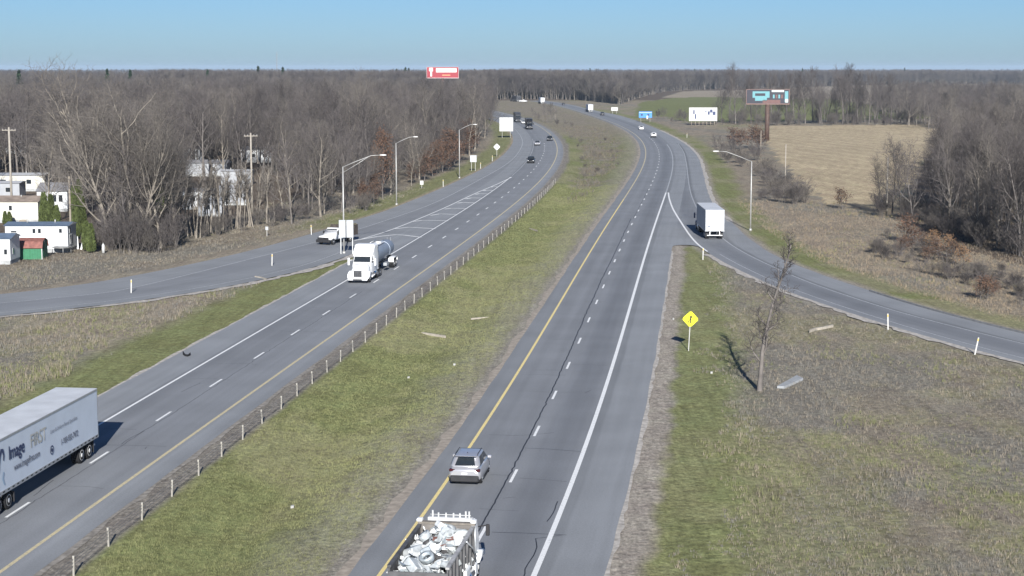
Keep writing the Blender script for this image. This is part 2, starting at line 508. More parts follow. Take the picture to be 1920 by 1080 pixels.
    L(nA.outputs['Fac'], bp.inputs['Height']); L(bp.outputs[0], b.inputs['Normal'])
    col4 = np.concatenate([C.reshape(-1, 3), np.ones((nr*nc, 1))], 1)
    o = np_mesh('ground', V, Fq, m, smooth=True, colors=col4)
    tag(o, kind='structure', label='rough winter grass, mown verge and field ground beside the highway')
    return o
ground = build_ground()

# ================================================================== pavement
def road_mat():
    m, nt, b = nodes_of('worn_asphalt')
    Nn, L = nt.nodes.new, nt.links.new
    at_ = Nn('ShaderNodeAttribute'); at_.attribute_name = 'Col'
    uv = Nn('ShaderNodeUVMap'); uv.uv_map = 'UVMap'
    tc = Nn('ShaderNodeTexCoord')
    mp = Nn('ShaderNodeMapping'); mp.inputs['Scale'].default_value = (1.6, 0.035, 1)
    L(uv.outputs[0], mp.inputs[0])
    n1 = Nn('ShaderNodeTexNoise'); n1.inputs['Scale'].default_value = 1.0; n1.inputs['Detail'].default_value = 4
    L(mp.outputs[0], n1.inputs['Vector'])
    n2 = Nn('ShaderNodeTexNoise'); n2.inputs['Scale'].default_value = 0.16; n2.inputs['Detail'].default_value = 6
    L(tc.outputs['Object'], n2.inputs['Vector'])
    n3 = Nn('ShaderNodeTexNoise'); n3.inputs['Scale'].default_value = 9; n3.inputs['Detail'].default_value = 5; n3.inputs['Roughness'].default_value = 0.8
    L(tc.outputs['Object'], n3.inputs['Vector'])
    last = None
    for n, a in ((n1, 0.06), (n2, 0.09), (n3, 0.16)):
        r = Nn('ShaderNodeMapRange'); r.inputs['From Min'].default_value = 0.3; r.inputs['From Max'].default_value = 0.7
        r.inputs['To Min'].default_value = 1-a; r.inputs['To Max'].default_value = 1+a
        L(n.outputs['Fac'], r.inputs['Value'])
        if last is None: last = r.outputs[0]
        else:
            q = Nn('ShaderNodeMath'); q.operation = 'MULTIPLY'; L(last, q.inputs[0]); L(r.outputs[0], q.inputs[1]); last = q.outputs[0]
    sc = Nn('ShaderNodeVectorMath'); sc.operation = 'SCALE'
    L(at_.outputs['Color'], sc.inputs[0]); L(last, sc.inputs['Scale'])
    L(sc.outputs[0], b.inputs['Base Color'])
    b.inputs['Roughness'].default_value = 0.85; b.inputs['Specular IOR Level'].default_value = 0.25
    bp = Nn('ShaderNodeBump'); bp.inputs['Strength'].default_value = 0.25; bp.inputs['Distance'].default_value = 0.02
    L(n3.outputs['Fac'], bp.inputs['Height']); L(bp.outputs[0], b.inputs['Normal'])
    return m
ASPH = road_mat()
def ribbon(name, A, B, cols, colfn, z, m, parent=None, wob=0.0, skirt=True):
    """sheet between two equally sampled lines; cols = fractions across; colfn(frac, A, B) -> rgb"""
    n = len(A)
    if wob:
        dv = B-A; dv = dv/np.linalg.norm(dv, axis=1)[:,None]
        s = np.arange(n)
        A = A + dv*((vnoise(s*0.9, s*0+3.3, 4)-0.5)*wob)[:,None]
        B = B + dv*((vnoise(s*0.9, s*0+9.3, 6)-0.5)*wob)[:,None]
    cols = np.asarray(cols, float)
    P = A[:,None,:]*(1-cols)[None,:,None] + B[:,None,:]*cols[None,:,None]
    k = len(cols)
    zz = np.full((n, k), z)
    if skirt: zz[:,0] = z; zz[:,-1] = z
    V = np.concatenate([P, zz[...,None]], -1).reshape(-1, 3)
    i = np.arange((n-1)*k).reshape(n-1, k)[:, :-1].ravel()
    Fq = np.stack([i, i+1, i+k+1, i+k], -1)
    along = np.r_[0, np.cumsum(np.linalg.norm(np.diff(A, axis=0), axis=1))]
    width = np.linalg.norm(B-A, axis=1)
    Cc = colfn(np.broadcast_to(cols, (n, k)), P, width)
    o = np_mesh(name, V, Fq, m, parent, smooth=True, colors=np.concatenate([Cc.reshape(-1,3), np.ones((n*k,1))], 1))
    me = o.data
    uv = me.uv_layers.new(name='UVMap')
    lat = (cols[None,:]*width[:,None]).reshape(-1); lon = np.repeat(along, k)
    li = np.empty(len(me.loops), np.int32); me.loops.foreach_get('vertex_index', li)
    uv.data.foreach_set('uv', np.stack([lat[li], lon[li]], -1).astype(np.float32).ravel())
    return o
LANE = np.array((0.199, 0.209, 0.222)); LANE_D = np.array((0.172, 0.182, 0.196)); SHO = np.array((0.228, 0.240, 0.252)); TAR = np.array((0.030, 0.032, 0.035))
def offs_color(table):
    xs = np.array([t[0] for t in table]); cs = np.array([t[1] for t in table])
    return lambda o: np.stack([np.interp(o, xs, cs[:,i]) for i in range(3)], -1)
# northbound road
tblN = offs_color([(-5.15,SHO*0.84),(-4.2,SHO*0.90),(-3.8,SHO*0.86),(-3.5,LANE*1.02),(-2.7,LANE*0.92),(-1.8,LANE*1.05),(-0.9,LANE*0.91),(-0.2,LANE*1.0),(0.5,LANE),(1.0,LANE_D*1.02),(1.8,LANE_D*0.90),(2.6,LANE_D*0.98),(3.3,LANE*0.98),(3.7,SHO*0.80),(4.1,SHO*0.80),(4.3,SHO*0.98),(6.75,SHO*1.02)])
cN = np.unique(np.r_[np.linspace(0, 1, 30), (np.array([-3.8,-3.5,3.3,3.7,4.1,4.3])-NB_L)/(NB_R-NB_L)])
road = tag(ribbon('road', off(nbx, nbs, YN, NB_L), off(nbx, nbs, YN, NB_R), cN, lambda f, P, w: tblN(NB_L+f*(NB_R-NB_L)), 0.0, ASPH, wob=0.16), kind='structure', label='two lane grey asphalt carriageway carrying traffic away, with scrap truck on it')
tblS = offs_color([(-6.9,SHO*1.02),(-3.9,SHO*1.0),(-3.6,LANE*0.88),(-3.2,LANE_D*1.0),(-2.6,LANE*0.90),(-1.7,LANE*0.99),(-0.9,LANE*0.91),(0.3,LANE*1.02),(1.2,LANE*1.0),(1.9,LANE*1.05),(2.8,LANE*1.0),(3.5,LANE*1.05),(3.9,SHO*1.0),(4.4,SHO*1.08),(4.8,SHO*0.92),(5.45,SHO*0.90)])
cS = np.unique(np.r_[np.linspace(0, 1, 30), (np.array([-3.9,-3.6,3.5,3.9])-SB_L)/(SB_R-SB_L)])
road2 = tag(ribbon('road', off(sbx, sbs, YS, SB_L), off(sbx, sbs, YS, SB_R), cS, lambda f, P, w: tblS(SB_L+f*(SB_R-SB_L)), 0.0, ASPH, wob=0.16), kind='structure', label='grey asphalt carriageway carrying traffic toward the viewer, beside the cable barrier')
# entrance ramp: inner edge follows the ramp, then runs under the carriageway
NOSE = np.array([(24.9,218.0),(24.75,220.0),(24.3,221.4),(23.5,222.2),(22.6,222.2)])
A = np.vstack([RAMP_L[RAMP_L[:,1] < 217], NOSE, off(nbx, nbs, np.arange(223, 1008, 6.0), NB_R-0.4)])
n0 = (RAMP_L[:,1] < 217).sum()+5; n1_ = len(A)-n0
E_low = resample(RAMP_E[RAMP_E[:,1] < 221], n0); E_hi = resample(RAMP_E[RAMP_E[:,1] >= 221], n1_)
def ramp_col(f, P, w):
    d = -sdist(P[...,0], P[...,1], RAMP_W)          # + towards the carriageway
    c = offs_color([(-4.5,SHO*1.02),(-0.7,SHO*0.99),(-0.45,SHO*0.62),(-0.2,SHO*0.70),(0.0,LANE),(0.8,LANE_D*0.98),(1.7,LANE_D*0.92),(2.6,LANE_D*0.97),(3.6,LANE),(4.4,LANE*1.02),(5.2,SHO*1.02),(9,SHO)])(d)
    return c
ramp = tag(ribbon('ramp', A, np.vstack([E_low, E_hi]), np.linspace(0, 1, 26), ramp_col, -0.005, ASPH, wob=0.2), kind='structure', label='curving single lane ramp road with a white box trailer on it')
xc = float(nbx(222.0)+NB_R)-.25
th_ = np.linspace(PI, PI/2, 9)
arc_ = np.stack([xc+2.0+2.0*np.cos(th_), 222.3-2.6+2.6*np.sin(th_)], -1)
ribbon('gore_corner', arc_, np.tile(np.array([[xc-.05, 222.5]]), (9, 1))+np.linspace(0, .02, 9)[:,None], np.linspace(0, 1, 3), lambda f, P, w: np.broadcast_to(SHO, f.shape+(3,)), -0.008, ASPH, ramp)
# exit ramp
A = np.vstack([EXIT_N, off(sbx, sbs, np.arange(220, 790, 6.0), SB_L+0.4)])
n0 = len(EXIT_N); n1_ = len(A)-n0
ycut = 247.0
E_low = resample(EXIT_F[EXIT_F[:,1] < ycut], n0); E_hi = resample(EXIT_F[EXIT_F[:,1] >= ycut], n1_)
def exit_col(f, P, w):
    d = sdist(P[...,0], P[...,1], EXIT_W)
    return offs_color([(-6,SHO*1.0),(-0.25,SHO*0.98),(0.2,LANE*1.02),(1.0,LANE*0.98),(2.2,LANE*1.04),(3.4,LANE*0.98),(4.6,LANE*1.05),(6.0,SHO*0.97),(12,SHO*0.92)])(d)
ramp2 = tag(ribbon('ramp', A, np.vstack([E_low, E_hi]), np.linspace(0, 1, 26), exit_col, -0.005, ASPH, wob=0.2), kind='structure', label='grey exit ramp curving off past the trailer homes')

kl = resample(RAMP_E[(RAMP_E[:,1] < 176)], 60)
kb = MB(); kr = []
dk = np.gradient(kl, axis=0); dk /= np.linalg.norm(dk, axis=1)[:,None]
for (a, b), (u, v) in zip(kl, dk):
    nx, ny = v, -u
    kr.append([(a-.30*nx, b-.30*ny, -.05), (a-.24*nx, b-.24*ny, .13), (a-.06*nx, b-.06*ny, .13), (a, b, -.05)])
kb.loft(kr).build('kerb', mat('asphalt_kerb', (.16,.165,.17), .85, var=.2, scale=2), ramp)
# crumbling edge strips
GRAVEL = mat('pale_gravel', (0.40, 0.375, 0.34), 0.95, var=0.35, scale=2.2, spec=0.1, bump=0.3)
DGRAVEL = mat('dark_gravel', (0.25, 0.232, 0.205), 0.95, var=0.35, scale=2.6, spec=0.1, bump=0.3)
def strip(name, line, o0, o1, w0, w1, z, m, parent, seed=0):
    n = len(line); s = np.arange(n)
    a = o0 + (vnoise(s*0.8, s*0+seed, 3)-0.5)*w0
    c = o1 + (vnoise(s*0.7, s*0+seed+5, 8)-0.5)*w1
    d = np.gradient(line, axis=0); d /= np.linalg.norm(d, axis=1)[:,None]
    nrm = np.stack([d[:,1], -d[:,0]], -1)
    A, B = line+nrm*a[:,None], line+nrm*c[:,None]
    V = np.concatenate([np.stack([A, B], 1).reshape(-1, 2), np.full((2*n, 1), z)], 1)
    i = np.arange(n-1)*2
    o = np_mesh(name, V, np.stack([i, i+1, i+3, i+2], -1), m, parent)
    return o
y1 = np.arange(20, 216, 1.2)
strip('gravel_edge', off(nbx, nbs, y1, NB_R), -0.15, 0.22, 0.12, 0.30, -0.010, GRAVEL, road, 1)
strip('gravel_edge', off(sbx, sbs, np.arange(20, 206, 1.2), SB_L), 0.1, -0.32, 0.12, 0.35, -0.010, GRAVEL, road2, 2)
strip('gravel_edge', resample(EXIT_N[:40], 120), 0.1, 1.15, 0.6, 0.9, -0.012, GRAVEL, ramp2, 3)
strip('gravel_edge', resample(RAMP_L[RAMP_L[:,1] < 214], 110), 0.25, -0.75, 0.3, 0.9, -0.010, GRAVEL, ramp, 4)
strip('gravel_edge', resample(RAMP_E[RAMP_E[:,1] < 330], 130), -0.2, 0.35, 0.2, 0.4, -0.012, DGRAVEL, ramp, 6)
strip('gravel_edge', resample(RAMP_E[(RAMP_E[:,1] > 255) & (RAMP_E[:,1] < 640)], 150), -0.45, 0.30, 0.2, 0.5, 0.001, GRAVEL, ramp, 12)
strip('gravel_edge', off(nbx, nbs, np.arange(20, 700, 1.6), NB_L), 0.10, -0.55, 0.1, 0.6, -0.010, mat('tan_shoulder_dirt', (0.30,0.262,0.215), 0.95, var=0.3, scale=2.0, bump=0.2), road, 7)
strip('gravel_edge', off(sbx, sbs, np.arange(20, 700, 1.6), SB_R), -0.1, 0.35, 0.1, 0.5, -0.010, DGRAVEL, road2, 8)

# ================================================================== painted markings
def paint_mat(name, col, wear):
    m, nt, b = nodes_of(name)
    Nn, L = nt.nodes.new, nt.links.new
    tc = Nn('ShaderNodeTexCoord')
    n = Nn('ShaderNodeTexNoise'); n.inputs['Scale'].default_value = 5; n.inputs['Detail'].default_value = 6; n.inputs['Roughness'].default_value = 0.75
    L(tc.outputs['Object'], n.inputs['Vector'])
    r = Nn('ShaderNodeMapRange'); r.inputs['From Min'].default_value = wear-0.10; r.inputs['From Max'].default_value = wear+0.12
    L(n.outputs['Fac'], r.inputs['Value'])
    mx = Nn('ShaderNodeMix'); mx.data_type = 'RGBA'
    mx.inputs['A'].default_value = (*LANE, 1); mx.inputs['B'].default_value = (*col, 1)
    L(r.outputs[0], mx.inputs['Factor']); L(mx.outputs['Result'], b.inputs['Base Color'])
    b.inputs['Roughness'].default_value = 0.7
    return m
WHITE_P = paint_mat('white_road_paint', (0.74, 0.75, 0.74), 0.34)
WHITE_F = paint_mat('faded_white_road_paint', (0.50, 0.52, 0.53), 0.50)
YELLOW_P = paint_mat('yellow_road_paint', (0.74, 0.60, 0.25), 0.36)
YELLOW_F = paint_mat('faded_yellow_road_paint', (0.55, 0.47, 0.28), 0.40)
TARM = mat('tar_crack_filler', (0.022, 0.023, 0.026), 0.6, var=0.2)
TARF = mat('faint_tar_crack', (0.075, 0.080, 0.090), 0.8, var=0.3)
def line_strip(name, P, w, z, m, parent):
    """flat painted line along a polyline"""
    P = np.asarray(P, float)
    d = np.gradient(P, axis=0); d /= np.linalg.norm(d, axis=1)[:,None]
    nrm = np.stack([d[:,1], -d[:,0]], -1)
    n = len(P)
    V = np.concatenate([np.stack([P-nrm*w/2, P+nrm*w/2], 1).reshape(-1, 2), np.full((2*n, 1), z)], 1)
    i = np.arange(n-1)*2
    return np_mesh(name, V, np.stack([i, i+1, i+3, i+2], -1), m, parent)
def rng(a, b, s=4.0): return np.arange(a, b+0.01, s)
line_strip('edge_line', off(nbx, nbs, rng(16, 300), NB_Y), 0.20, 0.006, YELLOW_P, road)
line_strip('edge_line', off(nbx, nbs, rng(300, 1200, 8), NB_Y), 0.22, 0.006, YELLOW_F, road)
line_strip('edge_line', off(nbx, nbs, rng(16, 317, 3.5), NB_W), 0.27, 0.006, WHITE_P, road)
line_strip('lane_line', off(nbx, nbs, rng(317.5, 520), NB_W), 0.24, 0.006, WHITE_F, road)
line_strip('edge_line', off(sbx, sbs, rng(16, 300), SB_Y), 0.22, 0.006, YELLOW_F, road2)
line_strip('edge_line', off(sbx, sbs, rng(300, 1000, 8), SB_Y), 0.22, 0.006, YELLOW_F, road2)
line_strip('edge_line', off(sbx, sbs, rng(16, 362, 3.6), SB_W), 0.20, 0.006, WHITE_P, road2)
line_strip('lane_line', off(sbx, sbs, rng(366, 560), SB_W), 0.15, 0.006, WHITE_F, road2)
line_strip('edge_line', RAMP_W, 0.17, 0.002, WHITE_F, ramp)
rl = RAMP_L[RAMP_L[:,1] > 212]
line_strip('edge_line', offset_line(rl, 0.1), 0.27, 0.006, WHITE_P, ramp)
line_strip('edge_line', offset_line(RAMP_L[RAMP_L[:,1] < 213], 1.2), 0.14, 0.002, WHITE_F, ramp)
line_strip('edge_line', EXIT_W, 0.20, 0.003, WHITE_F, ramp2)
line_strip('edge_line', GORE_L, 0.22, 0.007, WHITE_P, ramp2)
line_strip('edge_line', offset_line(EXIT_N, -2.0), 0.14, 0.003, WHITE_F, ramp2)
# chevron bars in the exit gore
for k, ch in enumerate([[(790,445),(747,439.5),(705,444),(664,451)],[(817,429),(767,426),(740,429)],[(840,414),(793,413),(773,415.5)],[(856,402),(824.5,401),(807,404)],
           [(876,391),(846,390.5),(834,392)],[(890.6,380.6),(868,379.5),(858,381)],[(905,371.5),(884,371),(873,373)],[(916,363.7),(899,363),(891,364.5)],[(925,357.2),(912,356.5),(906,357.7)],[(934,350.5),(925,350),(920,351)]]):
    P = np.array([at(*p) for p in ch])
    line_strip('gore_chevron', resample(P, 9), 0.42 if k < 5 else 0.55, 0.0105, WHITE_P, ramp2)
# lane dashes, ten feet long every forty
y, k = 94.7, 0
def arc_dashes(f, s, y0, ylo, yhi, parent, o=0.0, m=None):
    ys_ = [y0]
    while ys_[-1] < yhi: ys_.append(ys_[-1] + 12.19/math.sqrt(1+float(s(ys_[-1]))**2))
    while ys_[0] > ylo: ys_.insert(0, ys_[0] - 12.19/math.sqrt(1+float(s(ys_[0]))**2))
    for yy in ys_:
        q = np.linspace(yy-1.55, yy+1.55, 3)
        line_strip('lane_dash', off(f, s, q, o), 0.17 if yy < 200 else 0.20, 0.006, m or WHITE_P, parent)
arc_dashes(nbx, nbs, 94.7, 60, 560, road)
arc_dashes(sbx, sbs, 87.2, 60, 520, road2)
# sealed cracks
def crack(P, w, m, parent, z=0.003, jit=0.05, seed=0):
    P = resample(np.asarray(P, float), max(3, int(np.linalg.norm(P[-1]-P[0])/0.6)))
    r = np.random.default_rng(seed)
    P = P + np.cumsum(r.normal(0, jit*0.5, P.shape), 0)*0.25 + r.normal(0, jit*0.3, P.shape)
    line_strip('crack_seal', P, w, z, m, parent)
crack(off(nbx, nbs, rng(60, 262, 3), -0.26), 0.085, TARM, road, seed=1, jit=0.08)
crack(off(nbx, nbs, rng(262, 330, 3), -0.22), 0.09, TARF, road, seed=2, jit=0.05)
crack(off(sbx, sbs, rng(70, 175, 3), 0.25), 0.06, TARF, road2, seed=3, jit=0.10)
for k, c in enumerate([[(917,815),(975,817),(1040,811)],[(985,840),(1040,843),(1093,847)],[(973,896),(1015,899),(1062,903)],[(922,998),(980,999),(1062,1003)],
          [(1055,1003),(1003,1010),(1006,1030),(985,1065),(982,1085)],[(1045,940),(1037,962),(1025,978)],[(944,934),(966,932)],[(918,890),(955,891)],[(1045,588),(1100,587)],[(1073,683),(1138,685)],[(1000,694),(1052,694)],[(1096,737),(1108,731)]]):
    crack(np.array([at(*p) for p in c]), 0.06, TARM if k in (1, 3, 4, 5) else TARF, road, seed=20+k, jit=0.06)
rc = random.Random(9)
for k in range(16):
    y = 78+k*13+rc.uniform(-4, 4); a, b = sorted((rc.uniform(-3.4, 3.2), rc.uniform(-3.4, 3.2)))
    if b-a > 1.0: crack(np.array([off(nbx, nbs, np.array([y+rc.uniform(-.3,.3)]), q)[0] for q in np.linspace(a, b, 5)]), 0.045, TARF, road, seed=80+k, jit=0.06)
    y += 5; a, b = sorted((rc.uniform(-3.2, 3.4), rc.uniform(-3.2, 3.4)))
    if b-a > 1.0: crack(np.array([off(sbx, sbs, np.array([y+rc.uniform(-.3,.3)]), q)[0] for q in np.linspace(a, b, 5)]), 0.045, TARF, road2, seed=120+k, jit=0.06)
for k, c in enumerate([[(228,833),(245,820),(272,808)],[(195,834),(280,836),(312,837)],[(272,842),(276,838)],[(100,900),(62,930)],[(340,735),(375,718)]]):
    crack(np.array([at(*p) for p in c]), 0.06, TARF, road2, seed=50+k, jit=0.06)
# ================================================================== vegetation
BARK = mat('grey_bark', (0.130, 0.118, 0.109), 0.9, var=0.25, scale=1.5, spec=0.1, obj_var=0.22)
BARKP = mat('pale_bark', (0.215, 0.193, 0.163), 0.9, var=0.22, scale=1.2, spec=0.1, obj_var=0.15)
TWIG = mat('twig_bark', (0.110, 0.099, 0.096), 0.95, var=0.22, scale=0.5, spec=0.05, obj_var=0.30)
TWIGP = mat('pale_twig_bark', (0.150, 0.136, 0.122), 0.95, var=0.2, scale=0.5, spec=0.05, obj_var=0.15)
LEAF_R = mat('dry_oak_leaf', (0.120, 0.074, 0.052), 0.85, var=0.45, scale=1.1, spec=0.1, obj_var=0.18)
LEAF_T = mat('tan_dry_leaf', (0.225, 0.140, 0.080), 0.85, var=0.4, scale=1.1, spec=0.1, obj_var=0.2)
GREENLEAF = mat('cedar_foliage', (0.076, 0.096, 0.034), 0.85, var=0.5, scale=1.6, spec=0.1, obj_var=0.15)
DARKPINE = mat('pine_foliage', (0.030, 0.050, 0.028), 0.9, var=0.4, scale=0.8, spec=0.1, obj_var=0.2)

class TB:
    """tree geometry: tubes and twig spikes as triangles"""
    def __init__(s): s.v = []; s.f = []
    def tube(s, pts, rads, n):
        base = len(s.v)
        for i, p in enumerate(pts):
            a = pts[min(i+1, len(pts)-1)]; b = pts[max(i-1, 0)]
            d = (a-b).normalized()
            up = Vector((0,0,1)) if abs(d.z) < 0.85 else Vector((1,0,0))
            u = d.cross(up).normalized(); w = d.cross(u)
            for k in range(n):
                q = 2*PI*k/n
                s.v.append(tuple(p + (u*math.cos(q)+w*math.sin(q))*rads[i]))
        for i in range(len(pts)-1):
            for k in range(n):
                a = base+i*n+k; b = base+i*n+(k+1) % n
                s.f.append((a, b, b+n)); s.f.append((a, b+n, a+n))
    def spike(s, p, q, r):
        d = (q-p); 
        up = Vector((0,0,1)) if abs(d.z) < 0.85*d.length else Vector((1,0,0))
        u = d.cross(up).normalized()*r; w = d.cross(u).normalized()*r
        b = len(s.v)
        s.v += [tuple(p+u), tuple(p-u*0.5+w*0.87), tuple(p-u*0.5-w*0.87), tuple(q)]
        s.f += [(b, b+1, b+3), (b+1, b+2, b+3), (b+2, b, b+3)]

def gen_tree(seed, h, r, nch=(11,7,6,4), ang=(38,62), ratio=(0.46,0.5,0.5,0.55), start=0.28, stems=1, up=0.35, minr=(0,0.065,0.042,0.022,0.0125), lean=0.0):
    rnd = random.Random(seed)
    T, Cn, tips = TB(), TB(), []
    def grow(p, d, L, r, level):
        ns = (7, 6, 3, 2)[level] if level < 4 else 1
        r = max(r, minr[level])
        if level == 4:
            T2 = Cn; q = p + d*L; T2.spike(p, q, r); tips.append(q); return
        pts = [p]; q = p; dd = d.copy()
        for i in range(ns):
            j = Vector((rnd.uniform(-1,1), rnd.uniform(-1,1), rnd.uniform(-0.6,0.8)))
            dd = (dd + j*(0.11 if level == 0 else 0.30) + Vector((0,0,1))*(up*0.35 if level else 0.05)).normalized()
            q = q + dd*(L/ns); pts.append(q)
        end = 0.25 if level < 3 else 0.35
        rads = [r*(1-(1-end)*i/ns) for i in range(ns+1)]
        if level == 0: rads[0] = r*1.25
        if level == 0: T.tube(pts, rads, 7)
        elif level == 1: T.tube(pts, rads, 4)
        elif level == 2: Cn.tube(pts, rads, 3)
        else: Cn.tube(pts, rads, 3)
        n = nch[level]; n = max(1, int(n*rnd.uniform(0.8, 1.2)+0.5))
        st = start if level == 0 else 0.22
        ph = rnd.uniform(0, 6.28)
        for k in range(n):
            t = st + (1-st)*(k+rnd.uniform(0.1,0.9))/n
            x = t*ns; i = min(int(x), ns-1); pp = pts[i].lerp(pts[i+1], x-i)
            ax = (pts[i+1]-pts[i]).normalized()
            ph += 2.4 + rnd.uniform(-0.5, 0.5)
            upv = Vector((0,0,1)) if abs(ax.z) < 0.9 else Vector((1,0,0))
            u = ax.cross(upv).normalized(); w = ax.cross(u)
            a = math.radians(rnd.uniform(*ang))*(1.0 if level else (1.15-0.55*t))
            cd = (ax*math.cos(a) + (u*math.cos(ph)+w*math.sin(ph))*math.sin(a)).normalized()
            grow(pp, cd, L*ratio[level]*rnd.uniform(0.75,1.15)*(1.15-0.55*(t if level == 0 else 0.5*t)), r*(1-0.65*t)*0.55, level+1)
    if stems == 1:
        grow(Vector((0,0,-0.3)), Vector((lean,0,1)).normalized(), h*0.86, r, 0)
    else:
        for k in range(stems):
            a = 2*PI*k/stems + rnd.uniform(-0.4,0.4); s_ = rnd.uniform(0.10,0.55)
            grow(Vector((0.16*h*s_*math.cos(a), 0.16*h*s_*math.sin(a), -0.1)), Vector((math.cos(a)*s_, math.sin(a)*s_, 1)).normalized(), h*rnd.uniform(0.6,0.95), r*rnd.uniform(0.6,1), 0)
    return T, Cn, tips

def leaves_mesh(name, tips, n, size, spread, seed, m, zmin=0.2):
    r = np.random.default_rng(seed)
    tp = np.array([tuple(t) for t in tips]); tp = tp[tp[:,2] > zmin]
    c = tp[r.integers(0, len(tp), n)] + r.normal(0, spread, (n, 3))
    c = c[c[:,2] > 0.05]; n = len(c)
    u = r.normal(size=(n,3)); u /= np.linalg.norm(u, axis=1)[:,None]
    w = np.cross(u, r.normal(size=(n,3))); w /= np.linalg.norm(w, axis=1)[:,None]
    s = size*r.uniform(0.6, 1.3, (n,1))
    V = np.stack([c-u*s, c+w*s*0.55, c+u*s, c-w*s*0.55], 1).reshape(-1, 3)
    return np_mesh(name, V, np.arange(4*n).reshape(n, 4), m, 'mesh')

class Proto: pass
def tree_proto(seed, h, r, bark, twig, leaf=None, **kw):
    T, Cn, tips = gen_tree(seed, h, r, **kw)
    p = Proto(); p.h = max(max(v[2] for v in Cn.v), 0.1)
    p.trunk = np_mesh('trunk', T.v, T.f, bark, 'mesh', smooth=True)
    p.crown = np_mesh('crown', Cn.v, Cn.f, twig, 'mesh')
    p.leaf = None
    if leaf: p.leaf = leaves_mesh('foliage', tips, leaf[0], leaf[1], leaf[2], seed, leaf[3])
    # one joined mesh with both materials, for the uncountable far wood
    V = np.vstack([np.array(T.v), np.array(Cn.v)]); Fc = np.vstack([np.array(T.f), np.array(Cn.f)+len(T.v)])
    p.join = np_mesh('tree', V, Fc, bark, 'mesh'); p.join.materials.append(twig)
    mi = np.r_[np.zeros(len(T.f), np.int32), np.ones(len(Cn.f), np.int32)]
    p.join.polygons.foreach_set('material_index', mi)
    return p
WOOD = [tree_proto(100+k, 18, 0.24, BARK if k % 4 else BARKP, TWIG if k % 4 else TWIGP, nch=(12,7,6,4), ang=(32,60), start=0.13+0.08*(k % 3)) for k in range(7)]
BROAD = [tree_proto(200+k, 22, 0.42, BARKP, TWIGP, nch=(13,8,6,4), ang=(38,66), ratio=(0.56,0.52,0.5,0.5), start=0.22) for k in range(2)]
SLIM = [tree_proto(300+k, 10, 0.13, BARKP, TWIGP, nch=(9,4,4,3), ang=(25,45), ratio=(0.28,0.5,0.5,0.6), start=0.45, lean=0.08*(k-1)) for k in range(3)]
LONE = tree_proto(401, 11.5, 0.165, BARK, TWIG, nch=(19,6,4,3), ang=(40,68), ratio=(0.165,0.5,0.55,0.6), start=0.20, minr=(0,0.038,0.024,0.016,0.010))
OAK = [tree_proto(500+k, 8, 0.14, BARK, TWIG, nch=(12,6,4,3), ratio=(0.5,0.5,0.5,0.5), start=0.12, leaf=(2100,0.15,0.40,LEAF_R)) for k in range(2)]
SAP = [tree_proto(520+k, 4.0, 0.06, BARK, TWIG, nch=(10,4,3,2), ratio=(0.5,0.5,0.5,0.5), start=0.10, leaf=(650,0.11,0.24,LEAF_R if k == 0 else LEAF_T)) for k in range(2)]
BRUSH = [tree_proto(600+k, 3.2, 0.03, BARK, TWIGP if k == 1 else TWIG, nch=(6,4,4,3) if k else (5,3,3,3), ang=(18,44), ratio=(0.5,0.55,0.6,0.6), start=0.1, stems=(6,8,9)[k], minr=(0.02,0.016,0.012,0.010,0.008)) for k in range(3)]

def place_tree(p, x, y, h, label, name='bare_tree', group=None, cat='tree', rz=None, wide=1.0, lean=0.0):
    s = h/p.h
    o = thing(name, (x, y, gz(x, y)), random.uniform(0, 6.28) if rz is None else rz, label, cat, group)
    o.scale = (s*wide, s*wide, s)
    o.rotation_euler[0] = lean
    mesh_obj('trunk', p.trunk, o); mesh_obj('crown', p.crown, o)
    if p.leaf: mesh_obj('foliage', p.leaf, o)
    return o

